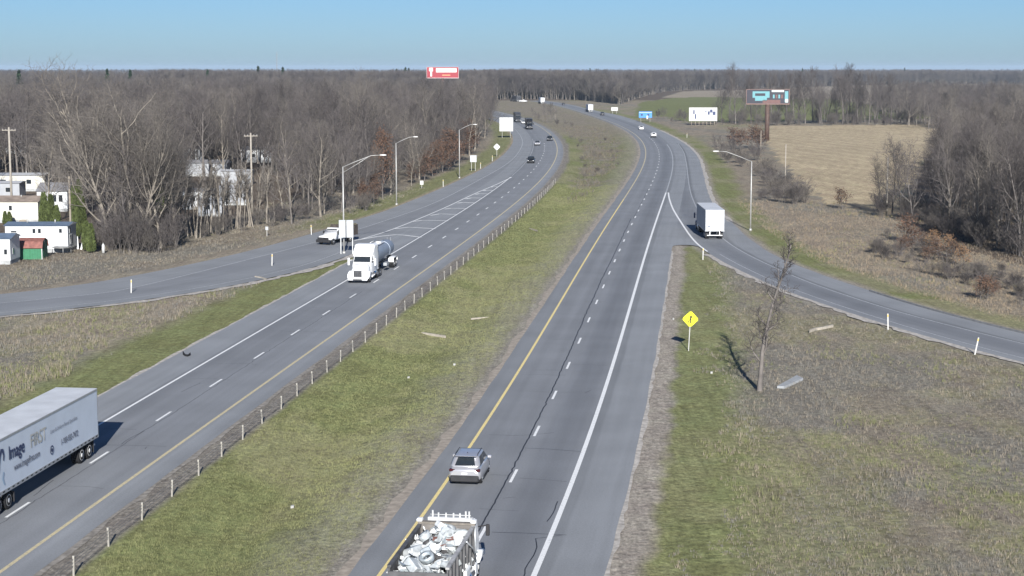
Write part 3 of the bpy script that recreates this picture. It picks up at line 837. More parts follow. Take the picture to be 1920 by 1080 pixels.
# ---- geometry-node scatter for the wood that nobody could count
def scatter(name, protos, P, scale, idx, rot, label):
    col = bpy.data.collections.new(name+'_sources')
    for k, p in enumerate(protos):
        o = bpy.data.objects.new('%s_source_%02d' % (name, k), p); col.objects.link(o)
    me = bpy.data.meshes.new(name); me.vertices.add(len(P)); me.vertices.foreach_set('co', np.asarray(P, np.float32).ravel())
    for nm, arr, ty in (('sc', scale, 'FLOAT'), ('rz', rot, 'FLOAT'), ('ix', idx, 'INT')):
        a = me.attributes.new(nm, ty, 'POINT'); a.data.foreach_set('value', np.asarray(arr, np.float32 if ty == 'FLOAT' else np.int32))
    o = mesh_obj(name, me)
    ng = bpy.data.node_groups.new(name, 'GeometryNodeTree')
    ng.interface.new_socket('Geometry', in_out='INPUT', socket_type='NodeSocketGeometry')
    ng.interface.new_socket('Geometry', in_out='OUTPUT', socket_type='NodeSocketGeometry')
    N, L = ng.nodes.new, ng.links.new
    gi, go = N('NodeGroupInput'), N('NodeGroupOutput')
    ci = N('GeometryNodeCollectionInfo'); ci.inputs['Collection'].default_value = col
    ci.inputs['Separate Children'].default_value = True; ci.inputs['Reset Children'].default_value = True
    ip = N('GeometryNodeInstanceOnPoints'); ip.inputs['Pick Instance'].default_value = True
    def attr(nm, ty):
        a = N('GeometryNodeInputNamedAttribute'); a.data_type = ty; a.inputs['Name'].default_value = nm
        return [q for q in a.outputs if q.enabled][0]
    L(gi.outputs[0], ip.inputs['Points']); L(ci.outputs[0], ip.inputs['Instance'])
    L(attr('ix', 'INT'), ip.inputs['Instance Index']); L(attr('sc', 'FLOAT'), ip.inputs['Scale'])
    cx = N('ShaderNodeCombineXYZ'); L(attr('rz', 'FLOAT'), cx.inputs['Z'])
    L(cx.outputs[0], ip.inputs['Rotation'])
    L(ip.outputs[0], go.inputs[0])
    md = o.modifiers.new('scatter', 'NODES'); md.node_group = ng
    tag(o, label, 'wood' if 'shrub' not in name else 'brush', kind='stuff')
    return o

# ---- left wood: edge line, x as a function of distance
EDGE = np.array([at(*p) for p in [(150,478),(250,470),(350,452),(430,437),(520,424),(600,409),(680,388),(740,364),(790,341),(840,321),(875,297),(900,273),(915,253),(924,238),(926,225),(915,213),(890,207)]])
def edge_x(y): return np.interp(y, EDGE[:,1], EDGE[:,0])
def pxof(x, y):                                     # picture column of a ground point, to keep the homes' clearings open
    return 960 + F*x/(y*math.cos(PITCH)+CAMH*math.sin(PITCH))
def clearing(x, y):
    q = pxof(x, y)
    return ((q < 140) & (y < 350)) | ((q > 335) & (q < 530) & (y < 345) & (y > 215))
pts = []
for i in range(14000):
    y = 205 + (1250-205)*RNG.random()**1.25
    x = -0.345*y-12 + (edge_x(y)+0.345*y+12)*RNG.random()
    pts.append((x, y))
pts = np.array(pts)
keep = []; grid = {}
for x, y in pts:
    md = 4.6 if y < 500 else 6.5
    if clearing(x, y) and md: md = 15
    k = (int(x//7), int(y//7)); ok = True
    r_ = 3 if md > 10 else 1
    for a in range(-r_, r_+1):
        for b in range(-r_, r_+1):
            for (u, v) in grid.get((k[0]+a, k[1]+b), []):
                if (u-x)**2+(v-y)**2 < md*md: ok = False; break
            if not ok: break
        if not ok: break
    if ok: grid.setdefault(k, []).append((x, y)); keep.append((x, y))
keep = np.array(keep)
keep = keep[~((pxof(keep[:,0], keep[:,1]) > 320) & (pxof(keep[:,0], keep[:,1]) < 540) & (keep[:,1] < 352))]
keep = keep[~((pxof(keep[:,0], keep[:,1]) < 140) & (keep[:,1] < 290))]
kp = pxof(keep[:,0], keep[:,1]); keep = keep[~((kp > 120) & (kp < 184) & (keep[:,1] < 250))]
depth = edge_x(keep[:,1])-keep[:,0]
# the trees that show largest (near, and near the edge) are individuals
score = keep[:,1] + depth*1.1
order = np.argsort(score)
ind, rest = keep[order[:150]], keep[order[150:]]
ZX = [150, 340, 560, 700, 800, 880]
ZONES = ['among the trailer homes', 'around the broad pale trees', 'behind the slender pale trees', 'beyond the work truck on the exit ramp', 'behind the rust red oaks', 'between two street lamps above the ramp', 'beside the large guide sign back']
for x, y in ind:
    k = random.randrange(7); h = random.uniform(13.5, 19.5)
    if edge_x(y)-x < 6: h *= random.uniform(0.6, 0.85)
    zl = ZONES[int(np.searchsorted(ZX, pxof(x, y)))]
    place_tree(WOOD[k], x, y, h, ('slim' if h < 13 else 'bare') + ' grey tree in the wood ' + zl, group='bare trees ' + zl, wide=random.uniform(0.8,1.1))
n = len(rest)
prot = [p.join for p in WOOD]+[p.join for p in BROAD]
def far_scale(hs, ix): return hs/np.array([(WOOD+BROAD)[i].h for i in ix])
ix = RNG.integers(0, 7, n)
hs = RNG.uniform(.78, 1.12, n)*(15+6*fbm(rest[:,0]*.02, rest[:,1]*.01, 52))
scatter('bare_wood', prot, np.c_[rest, np.full(n, -0.1)], far_scale(hs, ix), ix, RNG.uniform(0, 6.28, n), 'dense bare grey wood stretching back to the horizon behind the trailer homes')
# big pale tree that rises over the wood and other marked trees
x, y = at(198, 447); place_tree(BROAD[0], x, y, hz(99, y)+0.5, 'tallest broad bare tree with pale limbs standing over the trailer homes', cat='tree', rz=0.5)
x, y = at(243, 462); place_tree(BROAD[1], x, y, hz(128, y), 'broad bare tree with many pale limbs beside the narrow green cedars', rz=2.0)
x, y = at(650, 340); place_tree(BROAD[0], x, y, hz(118, y), 'tall pale straight tree rising above the wood behind the street lamp', rz=3.5, wide=0.62)
x, y = at(95, 420); place_tree(WOOD[0], x, y, hz(215, y), 'bare tree with a dark trunk standing between two white trailer homes')
for k, (px, py, tp) in enumerate([(206,466,190),(222,458,210),(268,467,205),(285,460,180),(302,464,230),(318,455,215),(330,460,250),(212,450,160),(255,450,165)]):
    x, y = at(px, py); place_tree(BROAD[k % 2], x, y, hz(tp, y), 'bare many limbed tree in the thicket beside the broad pale trees', group='many limbed trees in the thicket', wide=random.uniform(.7, 1.0))
# slender pale trees in front of the white homes
SL = 'slender pale trees at the brow above the exit ramp'
for k, (px, py, tp) in enumerate([*[(348+k*6.3+random.uniform(-2,2), 448-k*1.35+random.uniform(-6,3), random.uniform(300,350)) for k in range(26)],(352,438,318),(368,446,300),(382,441,330),(395,438,290),(405,434,340),(418,433,310),(432,430,335),(446,427,300),(458,424,325),(470,424,290),(484,420,335),(500,418,300),(515,416,330),(532,414,300),(360,430,345),(412,428,350),(440,420,345),(340,450,330)]):
    x, y = at(px, py); place_tree(SLIM[k % 3], x, y, hz(tp, y), 'slender pale bare tree in front of the white trailer homes', group=SL, lean=random.uniform(-0.05, 0.05))
# brush and thicket at the foot of the big trees
for k in range(46):
    px = random.uniform(186, 335); py = random.uniform(452, 474)
    x, y = at(px, py); place_tree(BRUSH[k % 3], x, y, random.uniform(2.5, 6.5), 'tangled bare thicket shrub at the foot of the broad pale tree', 'bare_shrub', 'thicket under the broad pale trees', 'shrub')
for k in range(26):
    px = random.uniform(340, 690); py = 452-(px-340)*0.165+random.uniform(-12, 0)
    x, y = at(px, py); place_tree(BRUSH[k % 3], x, y, random.uniform(1.8, 4.0), 'bare grey shrub along the edge of the wood above the exit ramp', 'bare_shrub', 'shrubs along the wood edge', 'shrub')
# oaks that kept their rust-red leaves
OG = 'rust-red oaks at the edge of the wood'
for k, (px, py, tp, wd) in enumerate([(820,331,272,1.2),(838,322,255,1.2),(850,317,240,1.1),(870,302,225,1.0),(886,290,222,0.9),(805,338,280,1.1),(828,326,262,1.0),(893,278,232,1.0),(860,308,262,1.2),(783,343,300,1.0),(712,383,325,0.9),(690,388,335,1.0),(728,372,240,0.6)]):
    x, y = at(px, py); place_tree(OAK[k % 2], x-1.0, y, hz(tp, y), 'rust red leafy oak at the edge of the wood behind the street lamps', 'oak_tree', OG, 'oak', wide=wd)

# ---- right wood
RE = np.array([at(*p) for p in [(1640,404),(1690,417),(1735,440),(1790,466),(1850,484),(1960,505)]])
RG = 'dark bare trees at the wood beside the stubble field'
cnt = 0; used = []
RIND = []
tries = 0
while len(RIND) < 260 and tries < 20000:
    tries += 1
    y = random.uniform(192, 420); xl = max(float(np.interp(-y, -RE[:,1], RE[:,0]))+4.5 if y < 262 else 0.243*y+max(0, y-300)*0.06+4.0, 0)
    xr = 0.345*y+14
    x = xl + (xr-xl)*random.random()
    if x < xl or any((a-x)**2+(b-y)**2 < 3.6**2 for a, b in RIND): continue
    RIND.append((x, y))
RIND.sort(key=lambda q: q[1]+0.6*max(0, q[0]-0.25*q[1]))
for x, y in RIND[:75]:
    k = random.randrange(7)
    place_tree(WOOD[k], x, y, random.uniform(12.5, 17.5), 'dark bare tree in the wood ' + ('at the near end by the ramp' if y < 235 else 'beside the stubble field'), group=RG + (' near the ramp' if y < 235 else ''), wide=random.uniform(0.75, 1.0))
RR = np.array(RIND[75:])
for k in range(60):
    px = random.uniform(1645, 1930); py = 408+(px-1645)*.30+random.uniform(-34, -2)
    x, y = at(px, py); place_tree(BRUSH[k % 3], x, y, random.uniform(1.8, 4.2), 'dark undergrowth shrub at the foot of the dark wood', 'bare_shrub', 'undergrowth of the dark wood', 'shrub', wide=1.3)
for k, (px, py, tp) in enumerate([(1690,408,245),(1672,404,262),(1712,418,250),(1652,398,285)]):
    x, y = at(px, py); place_tree(WOOD[k+1], x, y, hz(tp, y), 'sparse bare tree standing beside the tall pale pole', group='sparse trees by the tall pale pole')
# far side woods: beyond the stubble field on the right and the belt along the horizon
more = []
for i in range(900):
    y = random.uniform(640, 1150); x0 = xat(1700, 222, y) if y < 760 else xat(1640+ (y-760)*0.05, 215, y)
    more.append((random.uniform(x0, 0.345*y+20), y))
far = []
FARBASE = [(600,1240),(900,1240),(1000,1262),(1080,1240),(1165,1080),(1200,1330),(1245,1640),(1290,1800),(1400,1900),(1600,2250),(1840,2500),(2000,2500)]
fb = np.array(FARBASE, float)
def far_front(x, y0=None):
    # front of the far belt as a function of bearing
    return np.interp(x, fb[:,0], fb[:,1])
for i in range(5200):
    q = random.uniform(300, 2060); y0 = far_front(q)
    y = y0 + 90*random.random()**1.2
    far.append(((q-960)/F*y, y))
for i in range(9000):
    q = random.uniform(-120, 2060); y0 = far_front(q)+60
    y = y0 + (5200-y0)*random.random()**1.7
    far.append(((q-960)/F*y, y))
far = np.array(far)
allp = np.vstack([RR, np.array(more), far])
n = len(allp); ix = RNG.integers(0, 7, n)
hs = np.where(allp[:,1] < 500, RNG.uniform(13, 18, n), np.where(allp[:,1] < 1200, RNG.uniform(11, 17, n), (15.5+7.5*fbm(allp[:,0]*.006, allp[:,1]*.003, 51))*RNG.uniform(.85, 1.12, n)))
sc = far_scale(hs, ix)
scatter('bare_wood', prot, np.c_[allp, np.full(n, -0.1)], sc, ix, RNG.uniform(0, 6.28, n), 'far belt of bare purple grey wood along the horizon and beyond the fields')

# ---- hedgerow behind the stubble field
HG = 'tall bare trees in the hedgerow behind the stubble field'
for k, (px, tp) in enumerate([(1352,150),(1368,118),(1379,109),(1392,128),(1408,140),(1424,150),(1447,130),(1462,150),(1478,138),(1496,124),(1510,131),(1524,120),(1538,145),(1552,150),(1566,135),(1582,117),(1594,114),(1606,130),(1622,128),(1640,148),(1655,136),(1672,133),(1688,150),(1702,150),(1343,165),(1485,160),(1545,165),(1632,160),*[(random.uniform(1345,1705), random.uniform(128,170)) for q in range(26)]]):
    base = 231+random.uniform(-4, 2); x, y = at(px, base)
    p = WOOD[(1,2,3,5,6)[k % 5]]
    place_tree(p, x, y, hz(tp, y), 'tall bare tree in the hedgerow ' + ('between the white and the electronic billboard' if px < 1400 else 'behind the electronic billboard' if px < 1480 else 'behind the stubble field'), group=HG + (' left of the electronic billboard' if px < 1400 else ' by the billboard' if px < 1480 else ''), wide=random.uniform(0.75, 1.0))
for k in range(56):
    px = random.uniform(1340, 1710); x, y = at(px, 232+random.uniform(-3, 3))
    place_tree(BRUSH[k % 3], x, y, random.uniform(3, 8), 'grey hedgerow shrub under the tall bare trees behind the stubble field', 'bare_shrub', 'shrubs in the hedgerow', 'shrub')
# ---- median trees and roadside brush far up the road
for px, py, tp, nm in [(1018,226,190,0),(1026,228,184,1),(1034,227,188,2),(998,215,196,1),(1041,222,196,0)]:
    x, y = at(px, py); place_tree(WOOD[nm], x, y, hz(tp, y), 'small bare tree in the grassy median where the roads curve', group='small bare trees in the median', wide=0.9)
for k, (px, py, h) in enumerate([(1004,220,4),(1010,222,3),(1045,232,3),(1060,234,3),(1072,236,2.5),(1235,222,5),(1245,222,6),(1275,226,6),(1284,227,5),(1268,228,4),(1260,230,3)]):
    x, y = at(px, py); place_tree(BRUSH[k % 3], x, y, h, 'low bare shrub far up the highway near the blue sign', 'bare_shrub', 'low shrubs far up the highway', 'shrub')
for k in range(24):
    px = random.uniform(1065, 1170); x, y = at(px, random.uniform(242, 330))
    if offS(np.array([x]), np.array([y]))[0] < 9 or offN(np.array([x]), np.array([y]))[0] > -10: continue
    place_tree(BRUSH[k % 3], x, y, random.uniform(.6, 1.5), 'low grey scrub in the rough part of the median', 'bare_shrub', 'low scrub in the median', 'shrub', wide=1.6)
# ---- brush between the entrance ramp and the stubble field
for k, (px, py) in enumerate([(1348,290),(1356,300),(1365,305),(1374,296),(1384,305),(1392,312),(1400,300),(1360,285),(1375,280),(1410,320),(1420,330),(1432,342),(1442,350),(1450,365),(1458,378),(1470,380),(1480,372),(1490,382),(1500,375),(1508,380),(1462,360),(1475,352),(1440,372),(1428,375),(1495,360),(1410,285),(1420,300),(1345,275),(1435,325),(1446,338)]):
    x, y = at(px, py); place_tree(BRUSH[k % 3], x, y, random.uniform(2.5, 4.8), 'grey bare brush between the ramp and the stubble field', 'bare_shrub', 'grey brush beside the stubble field', 'shrub', wide=1.3)
RB = 'rust-leaved saplings beside the stubble field'
for k, (px, py, tp) in enumerate([(1378,276,236),(1388,280,240),(1412,278,232),(1422,282,240),(1580,391,349),(1700,455,398),(1712,470,418),(1692,478,440),(1730,462,430),(1745,474,432),(1760,488,445),(1775,482,440),(1790,490,448),(1806,498,460),(1740,492,460),(1838,560,512),(1850,562,516),(1862,556,522)]):
    x, y = at(px, py)
    p = SAP[k % 2] if 7 < k < 15 else SAP[0]
    place_tree(p, x, y, hz(tp, y), 'bushy sapling with rust brown leaves beside the wood and stubble field' if k != 4 else 'lone small oak with rust red leaves at the near edge of the stubble field', 'oak_sapling', RB if k != 4 else None, 'sapling', wide=1.25)
for k in range(60):
    px = random.uniform(1640, 1935); py = 470+(px-1640)*0.33+random.uniform(-38, 12)
    x, y = at(px, py); place_tree(BRUSH[k % 3], x, y, random.uniform(0.9, 2.3), 'low grey bramble on the slope between the ramp and the dark wood', 'bare_shrub', 'low brambles beside the ramp', 'shrub', wide=1.4)
# ---- lone tree on the verge
x, y = at(1424, 731); place_tree(LONE, x, y, hz(425, y), 'lone bare tree with a grey trunk on the verge beside the yellow sign', rz=0.6).rotation_euler = (0, .06, .6)

# ---- columnar cedars by the homes
def cedar_mesh(h, r, n, seed):
    q = np.random.default_rng(seed)
    t = q.random(n)**0.8; a = q.uniform(0, 2*PI, n)
    rad = r*np.sin(PI*np.clip(0.10+0.90*(1-t), 0, 1)*0.62)**0.8*(1+0.12*np.sin(a*3+t*9))
    rad = rad*q.uniform(0.72, 1.08, n)
    c = np.stack([rad*np.cos(a), rad*np.sin(a), 0.05*h+t*h*0.95], -1)
    upv = np.stack([0.25*np.cos(a), 0.25*np.sin(a), np.ones(n)], -1) + q.normal(0, 0.35, (n,3)); upv /= np.linalg.norm(upv, axis=1)[:,None]
    w = np.cross(upv, q.normal(size=(n,3))); w /= np.linalg.norm(w, axis=1)[:,None]
    s = q.uniform(0.14, 0.32, (n,1))
    V = np.stack([c-w*s*0.4, c+upv*s*1.2, c+w*s*0.4, c-upv*s*0.6], 1).reshape(-1,3)
    return np_mesh('foliage', V, np.arange(4*n).reshape(n,4), GREENLEAF, 'mesh')
CED = [cedar_mesh(6.0, 0.95, 5200, 1), cedar_mesh(6.0, 0.85, 5200, 2)]
CTR = MB().cyl((0,0,-0.2), 0.12, 5.6, 'z', 7, 0.02).mesh('trunk'); CTR.materials.append(BARK)
for k, (px, py, tp, wd, lb) in enumerate([(84,433,362,1.0,'bright green column cedar behind the white trailer home'),(97,435,366,1.0,'bright green column cedar behind the white trailer home'),(108,437,385,0.7,'bright green column cedar behind the white trailer home'),
        (141,446,350,1.0,'tall green column cedar beside the wooden pole'),(152,448,338,1.0,'tall green column cedar beside the wooden pole'),(163,470,415,0.9,'tall green column cedar beside the wooden pole'),(171,473,420,0.8,'tall green column cedar beside the wooden pole'),
        (10,420,396,0.6,'small dark cedar against the cream trailer home'),(18,420,397,0.6,'small dark cedar against the cream trailer home'),(300,402,335,1.1,'dull green column cedar among the bare trees'),(318,405,342,1.0,'dull green column cedar among the bare trees')]):
    x, y = at(px, py); h = hz(tp, y); s = h/6.0
    o = thing('column_cedar', (x, y, gz(x, y)), random.uniform(0, 6.28), lb, 'cedar', 'column cedars near the homes')
    o.scale = (.72*wd, .72*wd, s)
    mesh_obj('trunk', CTR, o); mesh_obj('foliage', CED[k % 2], o)
# ---- dark pines that break the skyline
def pine_mesh(seed):
    q = np.random.default_rng(seed); n = 900
    t = q.random(n); a = q.uniform(0, 2*PI, n); lay = np.floor(t*9)/9
    rad = 3.6*(1-lay)*q.uniform(0.15, 1, n)*(0.75+0.25*np.sin(a*2+seed))
    c = np.stack([rad*np.cos(a), rad*np.sin(a), 5+13*lay-0.12*rad+q.normal(0,.35,n)], -1)
    u = q.normal(size=(n,3)); u[:,2] *= .4; u /= np.linalg.norm(u, axis=1)[:,None]
    w = np.cross(u, q.normal(size=(n,3))); w /= np.linalg.norm(w, axis=1)[:,None]
    s = q.uniform(0.4, 0.9, (n,1))
    V = np.stack([c-u*s, c+w*s*.5, c+u*s, c-w*s*.5], 1).reshape(-1,3)
    return np_mesh('foliage', V, np.arange(4*n).reshape(n,4), DARKPINE, 'mesh')
PM = [pine_mesh(1), pine_mesh(2)]
PT = MB().cyl((0,0,-0.3), 0.28, 17.5, 'z', 6, 0.04).mesh('trunk'); PT.materials.append(BARK)
for k, (px, tp, Y) in enumerate([(43,128,900),(207,127,980),(250,128,990),(488,122,1300),(534,123,1250),(745,128,1600),(762,124,1500),(768,126,1500),(394,128,1200),(890,128,2400),(985,127,2300),(1105,127,2600),(1500,127,2300),(1690,126,2700),(1300,128,2500)]):
    h = hz(tp, Y); o = thing('pine_tree', ((px-960)/F*Y*1.0, Y, -0.1), k, 'dark green pine standing above the bare wood on the skyline', 'pine', 'dark pines on the skyline')
    s = h/18.0; o.scale = (s*.9, s*.9, s); mesh_obj('trunk', PT, o); mesh_obj('foliage', PM[k % 2], o)

# ================================================================== grass tufts and weeds
def tufts(name, P, h, lean, width, nb, cols, label, seed):
    q = np.random.default_rng(seed); n = len(P)
    P = np.repeat(P, nb, 0); hh = np.repeat(h, nb)*q.uniform(0.55, 1.1, n*nb); cc = np.repeat(cols, nb, 0)*q.uniform(0.75, 1.25, (n*nb,1))
    a = q.uniform(0, 2*PI, n*nb); ln = lean*q.uniform(0.2, 1.0, n*nb)
    base = np.stack([P[:,0]+q.normal(0, .06, n*nb), P[:,1]+q.normal(0, .06, n*nb), ground_z(P[:,0], P[:,1])-0.12], -1)
    tip = base + np.stack([np.cos(a)*ln*hh, np.sin(a)*ln*hh, hh+0.10], -1)
    b = q.uniform(0, 2*PI, n*nb); w = np.stack([np.cos(b), np.sin(b), 0*b], -1)*(width*q.uniform(0.6, 1.3, n*nb))[:,None]
    V = np.stack([base-w, base+w, tip], 1).reshape(-1,3)
    C4 = np.concatenate([np.repeat(cc, 3, 0), np.ones((len(V),1))], 1)
    o = np_mesh(name, V, np.arange(len(V)).reshape(-1,3), GRASSM, colors=C4)
    return tag(o, label, 'grass', kind='stuff')
GRASSM, nt, b_ = nodes_of('grass_blade')
a_ = nt.nodes.new('ShaderNodeAttribute'); a_.attribute_name = 'Col'
nt.links.new(a_.outputs['Color'], b_.inputs['Base Color']); b_.inputs['Roughness'].default_value = 0.9; b_.inputs['Specular IOR Level'].default_value = 0.1
def sample(n, ylo, yhi, xf0, xf1, test, seed, pw=1.0):
    q = np.random.default_rng(seed)
    y = ylo+(yhi-ylo)*q.random(n)**pw; x = xf0(y)+(xf1(y)-xf0(y))*q.random(n)
    m = test(x, y) & ~inside(x, y, NB_POLY) & ~inside(x, y, SB_POLY) & ~inside(x, y, RAMP_POLY) & ~inside(x, y, EXIT_POLY)
    return np.stack([x[m], y[m]], -1)
CB, CG, CT, CR = np.array((.222,.192,.148)), np.array((.170,.180,.082)), np.array((.275,.238,.182)), np.array((.172,.164,.147))
def mixcol(P, green, seed):
    q = fbm(P[:,0]*0.15, P[:,1]*0.1, seed); r = np.random.default_rng(seed).random(len(P))
    c = np.where((r < 0.50)[:,None], CR, np.where((r < 0.88)[:,None], CB, CT))
    return np.where(((q > 0.55) & (r < green))[:,None], CG, c)
R0 = lambda y: offs_x(y)
def offs_x(y): return nbx(y)+NB_R+5.0
P1 = sample(30000, 72, 214, lambda y: nbx(y)+NB_R+2.6, lambda y: 0.33*y+6, lambda x, y: (sdist(x, y, RAMP_L) < -1.5) & (offN(x, y)-NB_R+9*(fbm(x*.5, y*.3, 77)-.5) > 5.5), 5, 1.3)
tufts('dry_weeds', P1, 0.07+0.20*fbm(P1[:,0]*.3, P1[:,1]*.2, 31)**2*2.0, 0.7, 0.016, 5, mixcol(P1, .5, 3), 'dry grey brown weeds covering the verge round the lone tree', 41)
P2 = sample(22000, 150, 300, lambda y: y*0+30, lambda y: 0.34*y, lambda x, y: sdist(x, y, RAMP_E) > 4.0, 6)
P2 = P2[~inside(P2[:,0], P2[:,1], FIELD_STUBBLE)]
tufts('dry_weeds', P2, 0.12+0.32*fbm(P2[:,0]*.2, P2[:,1]*.2, 32)**2*2, 0.6, 0.016, 5, mixcol(P2, .2, 4)*np.array((1.12,1.03,.93)), 'dry brown weeds between the ramp and the stubble field', 42)
P3 = sample(16000, 80, 214, lambda y: -0.33*y-4, lambda y: sbx(y)+SB_L-5.5, lambda x, y: (sdist(x, y, EXIT_N) > 1.4) & (SB_L-offS(x, y)+8*(fbm(x*.4, y*.25, 13)-.5) > 6.5), 7, 1.1)
tufts('dry_weeds', P3, 0.10+0.38*fbm(P3[:,0]*.2, P3[:,1]*.15, 33)**2*2, 0.5, 0.02, 5, mixcol(P3, .45, 5), 'tawny dry weeds between the exit ramp and the highway', 43)
P4 = sample(16000, 165, 330, lambda y: -0.34*y-4, lambda y: np.interp(y, EXIT_F[:,1], EXIT_F[:,0])-1.5, lambda x, y: (sdist(x, y, EXIT_F) < -3) & (sdist(x, y, EXIT_F) > -24), 8)
tufts('dry_weeds', P4, 0.10+0.32*fbm(P4[:,0]*.2, P4[:,1]*.2, 34)**2*2, 0.6, 0.018, 5, mixcol(P4, .1, 6), 'dry brown weeds on the bank below the trailer homes', 44)
P5 = sample(6000, 300, 700, lambda y: sbx(y)+SB_R+5, lambda y: nbx(y)+NB_L-5, lambda x, y: (fbm(x*.1, y*.06, 1) + .35*(np.random.default_rng(4).random(len(x))-.5) > 0.46) & (np.minimum(offS(x, y)-SB_R, NB_L-offN(x, y))+5*(fbm(x*.4, y*.2, 12)-.5) > 6), 9)
tufts('dry_weeds', P5, 0.2+0.7*fbm(P5[:,0]*.2, P5[:,1]*.1, 35)**2*2, 0.5, 0.03, 5, mixcol(P5, .3, 7)*.62, 'brown brush and weeds in the grassy median', 45)
P6 = sample(60000, 72, 340, lambda y: sbx(y)+SB_R+2.2, lambda y: nbx(y)+NB_L-1.0, lambda x, y: x > -1e9, 10, 1.35)
cg = np.where((np.random.default_rng(3).random(len(P6)) < 0.6)[:,None], CG*1.05, np.array((.225,.228,.112)))
tufts('mown_grass', P6, 0.05+0.07*fbm(P6[:,0]*.4, P6[:,1]*.3, 36), 0.8, 0.014, 4, cg, 'short mown green grass in the median', 46)
# ================================================================== vehicles (local +y is forward, origin on the ground)
TYRE = mat('tyre_rubber', (0.018, 0.018, 0.019), 0.85, var=0.2, spec=0.2)
RIM = mat('wheel_alloy', (0.62, 0.63, 0.64), 0.35, metal=0.6, var=0.1)
RIMW = mat('white_wheel', (0.70, 0.70, 0.68), 0.5, var=0.1)
CHROME = mat('chrome', (0.75, 0.76, 0.78), 0.15, metal=1.0, var=0.05)
STEEL = mat('stainless_tank', (0.24, 0.28, 0.34), 0.55, metal=0.2, var=0.08, scale=1.5)
FRAME = mat('black_chassis', (0.030, 0.030, 0.032), 0.7, var=0.3)
WHITEP = mat('white_truck_paint', (0.78, 0.79, 0.79), 0.4, var=0.05, scale=1.2)
TRAILW = mat('blue_shaded_white_panel', (0.56, 0.62, 0.70), 0.5, var=0.05, scale=0.9)  # white panel with the bluish cast of sky-lit shade mixed into its colour
TRAILR = mat('trailer_roof', (0.52, 0.54, 0.56), 0.6, var=0.10, scale=0.8)
ALU = mat('aluminium_rail', (0.42, 0.44, 0.46), 0.45, metal=0.5, var=0.12)
GLASS = glass('dark_car_glass')
TAIL = mat('red_lamp_lens', (0.045, 0.007, 0.010), 0.25, var=0.05)
LAMP = mat('clear_lamp_lens', (0.75, 0.77, 0.78), 0.15, var=0.03)
BLACKPL = mat('black_plastic', (0.022, 0.022, 0.024), 0.6, var=0.15)
NAVY = mat('navy_lettering', (0.035, 0.050, 0.120), 0.6, var=0.08)
GREYTX = mat('grey_lettering', (0.17, 0.19, 0.24), 0.6, var=0.08)
TANTX = mat('tan_lettering', (0.46, 0.45, 0.40), 0.6, var=0.08)
LBLUE = mat('pale_blue_graphic', (0.34, 0.46, 0.58), 0.6, var=0.08)

def heading(dx, dy): return math.atan2(-dx, dy)
WHEELS = {}
def wheel(parent, x, y, r, w, side, rim=None, dual=False):
    """tyre with a rim as its part; side -1 left, +1 right"""
    key = (round(r,3), round(w,3), side, dual, (rim or RIM).name)
    if key not in WHEELS:
        m = MB()
        ww = w*(2.1 if dual else 1.0)
        x0 = -ww/2
        segs = [(0, r*0.80), (0.12, r*0.97), (0.25, r), (0.75, r), (0.88, r*0.97), (1, r*0.80)]
        if dual: segs = [(0, r*.8),(0.06,r*.97),(0.12,r),(0.40,r),(0.46,r*.95),(0.54,r*.95),(0.60,r),(0.88,r),(0.94,r*.97),(1,r*.8)]
        rings = [[(x0+ww*t, rr*math.cos(2*PI*k/20), rr*math.sin(2*PI*k/20)) for k in range(20)] for t, rr in segs]
        m.loft(rings, True, True)
        tm = m.mesh('wheel'); tm.materials.append(TYRE)
        d = MB(); xo = ww/2*side
        ring = lambda x, rr: [(x, rr*math.cos(2*PI*k/16), rr*math.sin(2*PI*k/16)) for k in range(16)]
        d.loft([ring(xo-0.03*side, r*0.66), ring(xo+0.012*side, r*0.62), ring(xo-0.02*side, r*0.50), ring(xo-0.05*side, r*0.30), ring(xo+0.015*side, r*0.24), ring(xo+0.02*side, r*0.08)], True, True)
        rm = d.mesh('rim'); rm.materials.append(rim or RIM)
        WHEELS[key] = (tm, rm)
    tm, rm = WHEELS[key]
    o = mesh_obj('wheel', tm, parent); o.location = (x, y, r)
    mesh_obj('rim', rm, o)
    return o

def rr_ring(y, hw, z0, z1, c=0.12, tum=0.0):
    """rounded body section: half width hw, from z0 to z1; tum narrows the top"""
    return [(-hw+c, y, z0), (hw-c, y, z0), (hw, y, z0+c), (hw, y, (z0+z1)*0.5+0.05), (hw-tum, y, z1-c), (hw-tum-c, y, z1), (-hw+tum+c, y, z1), (-hw+tum, y, z1-c), (-hw, y, (z0+z1)*0.5+0.05), (-hw, y, z0+c)]

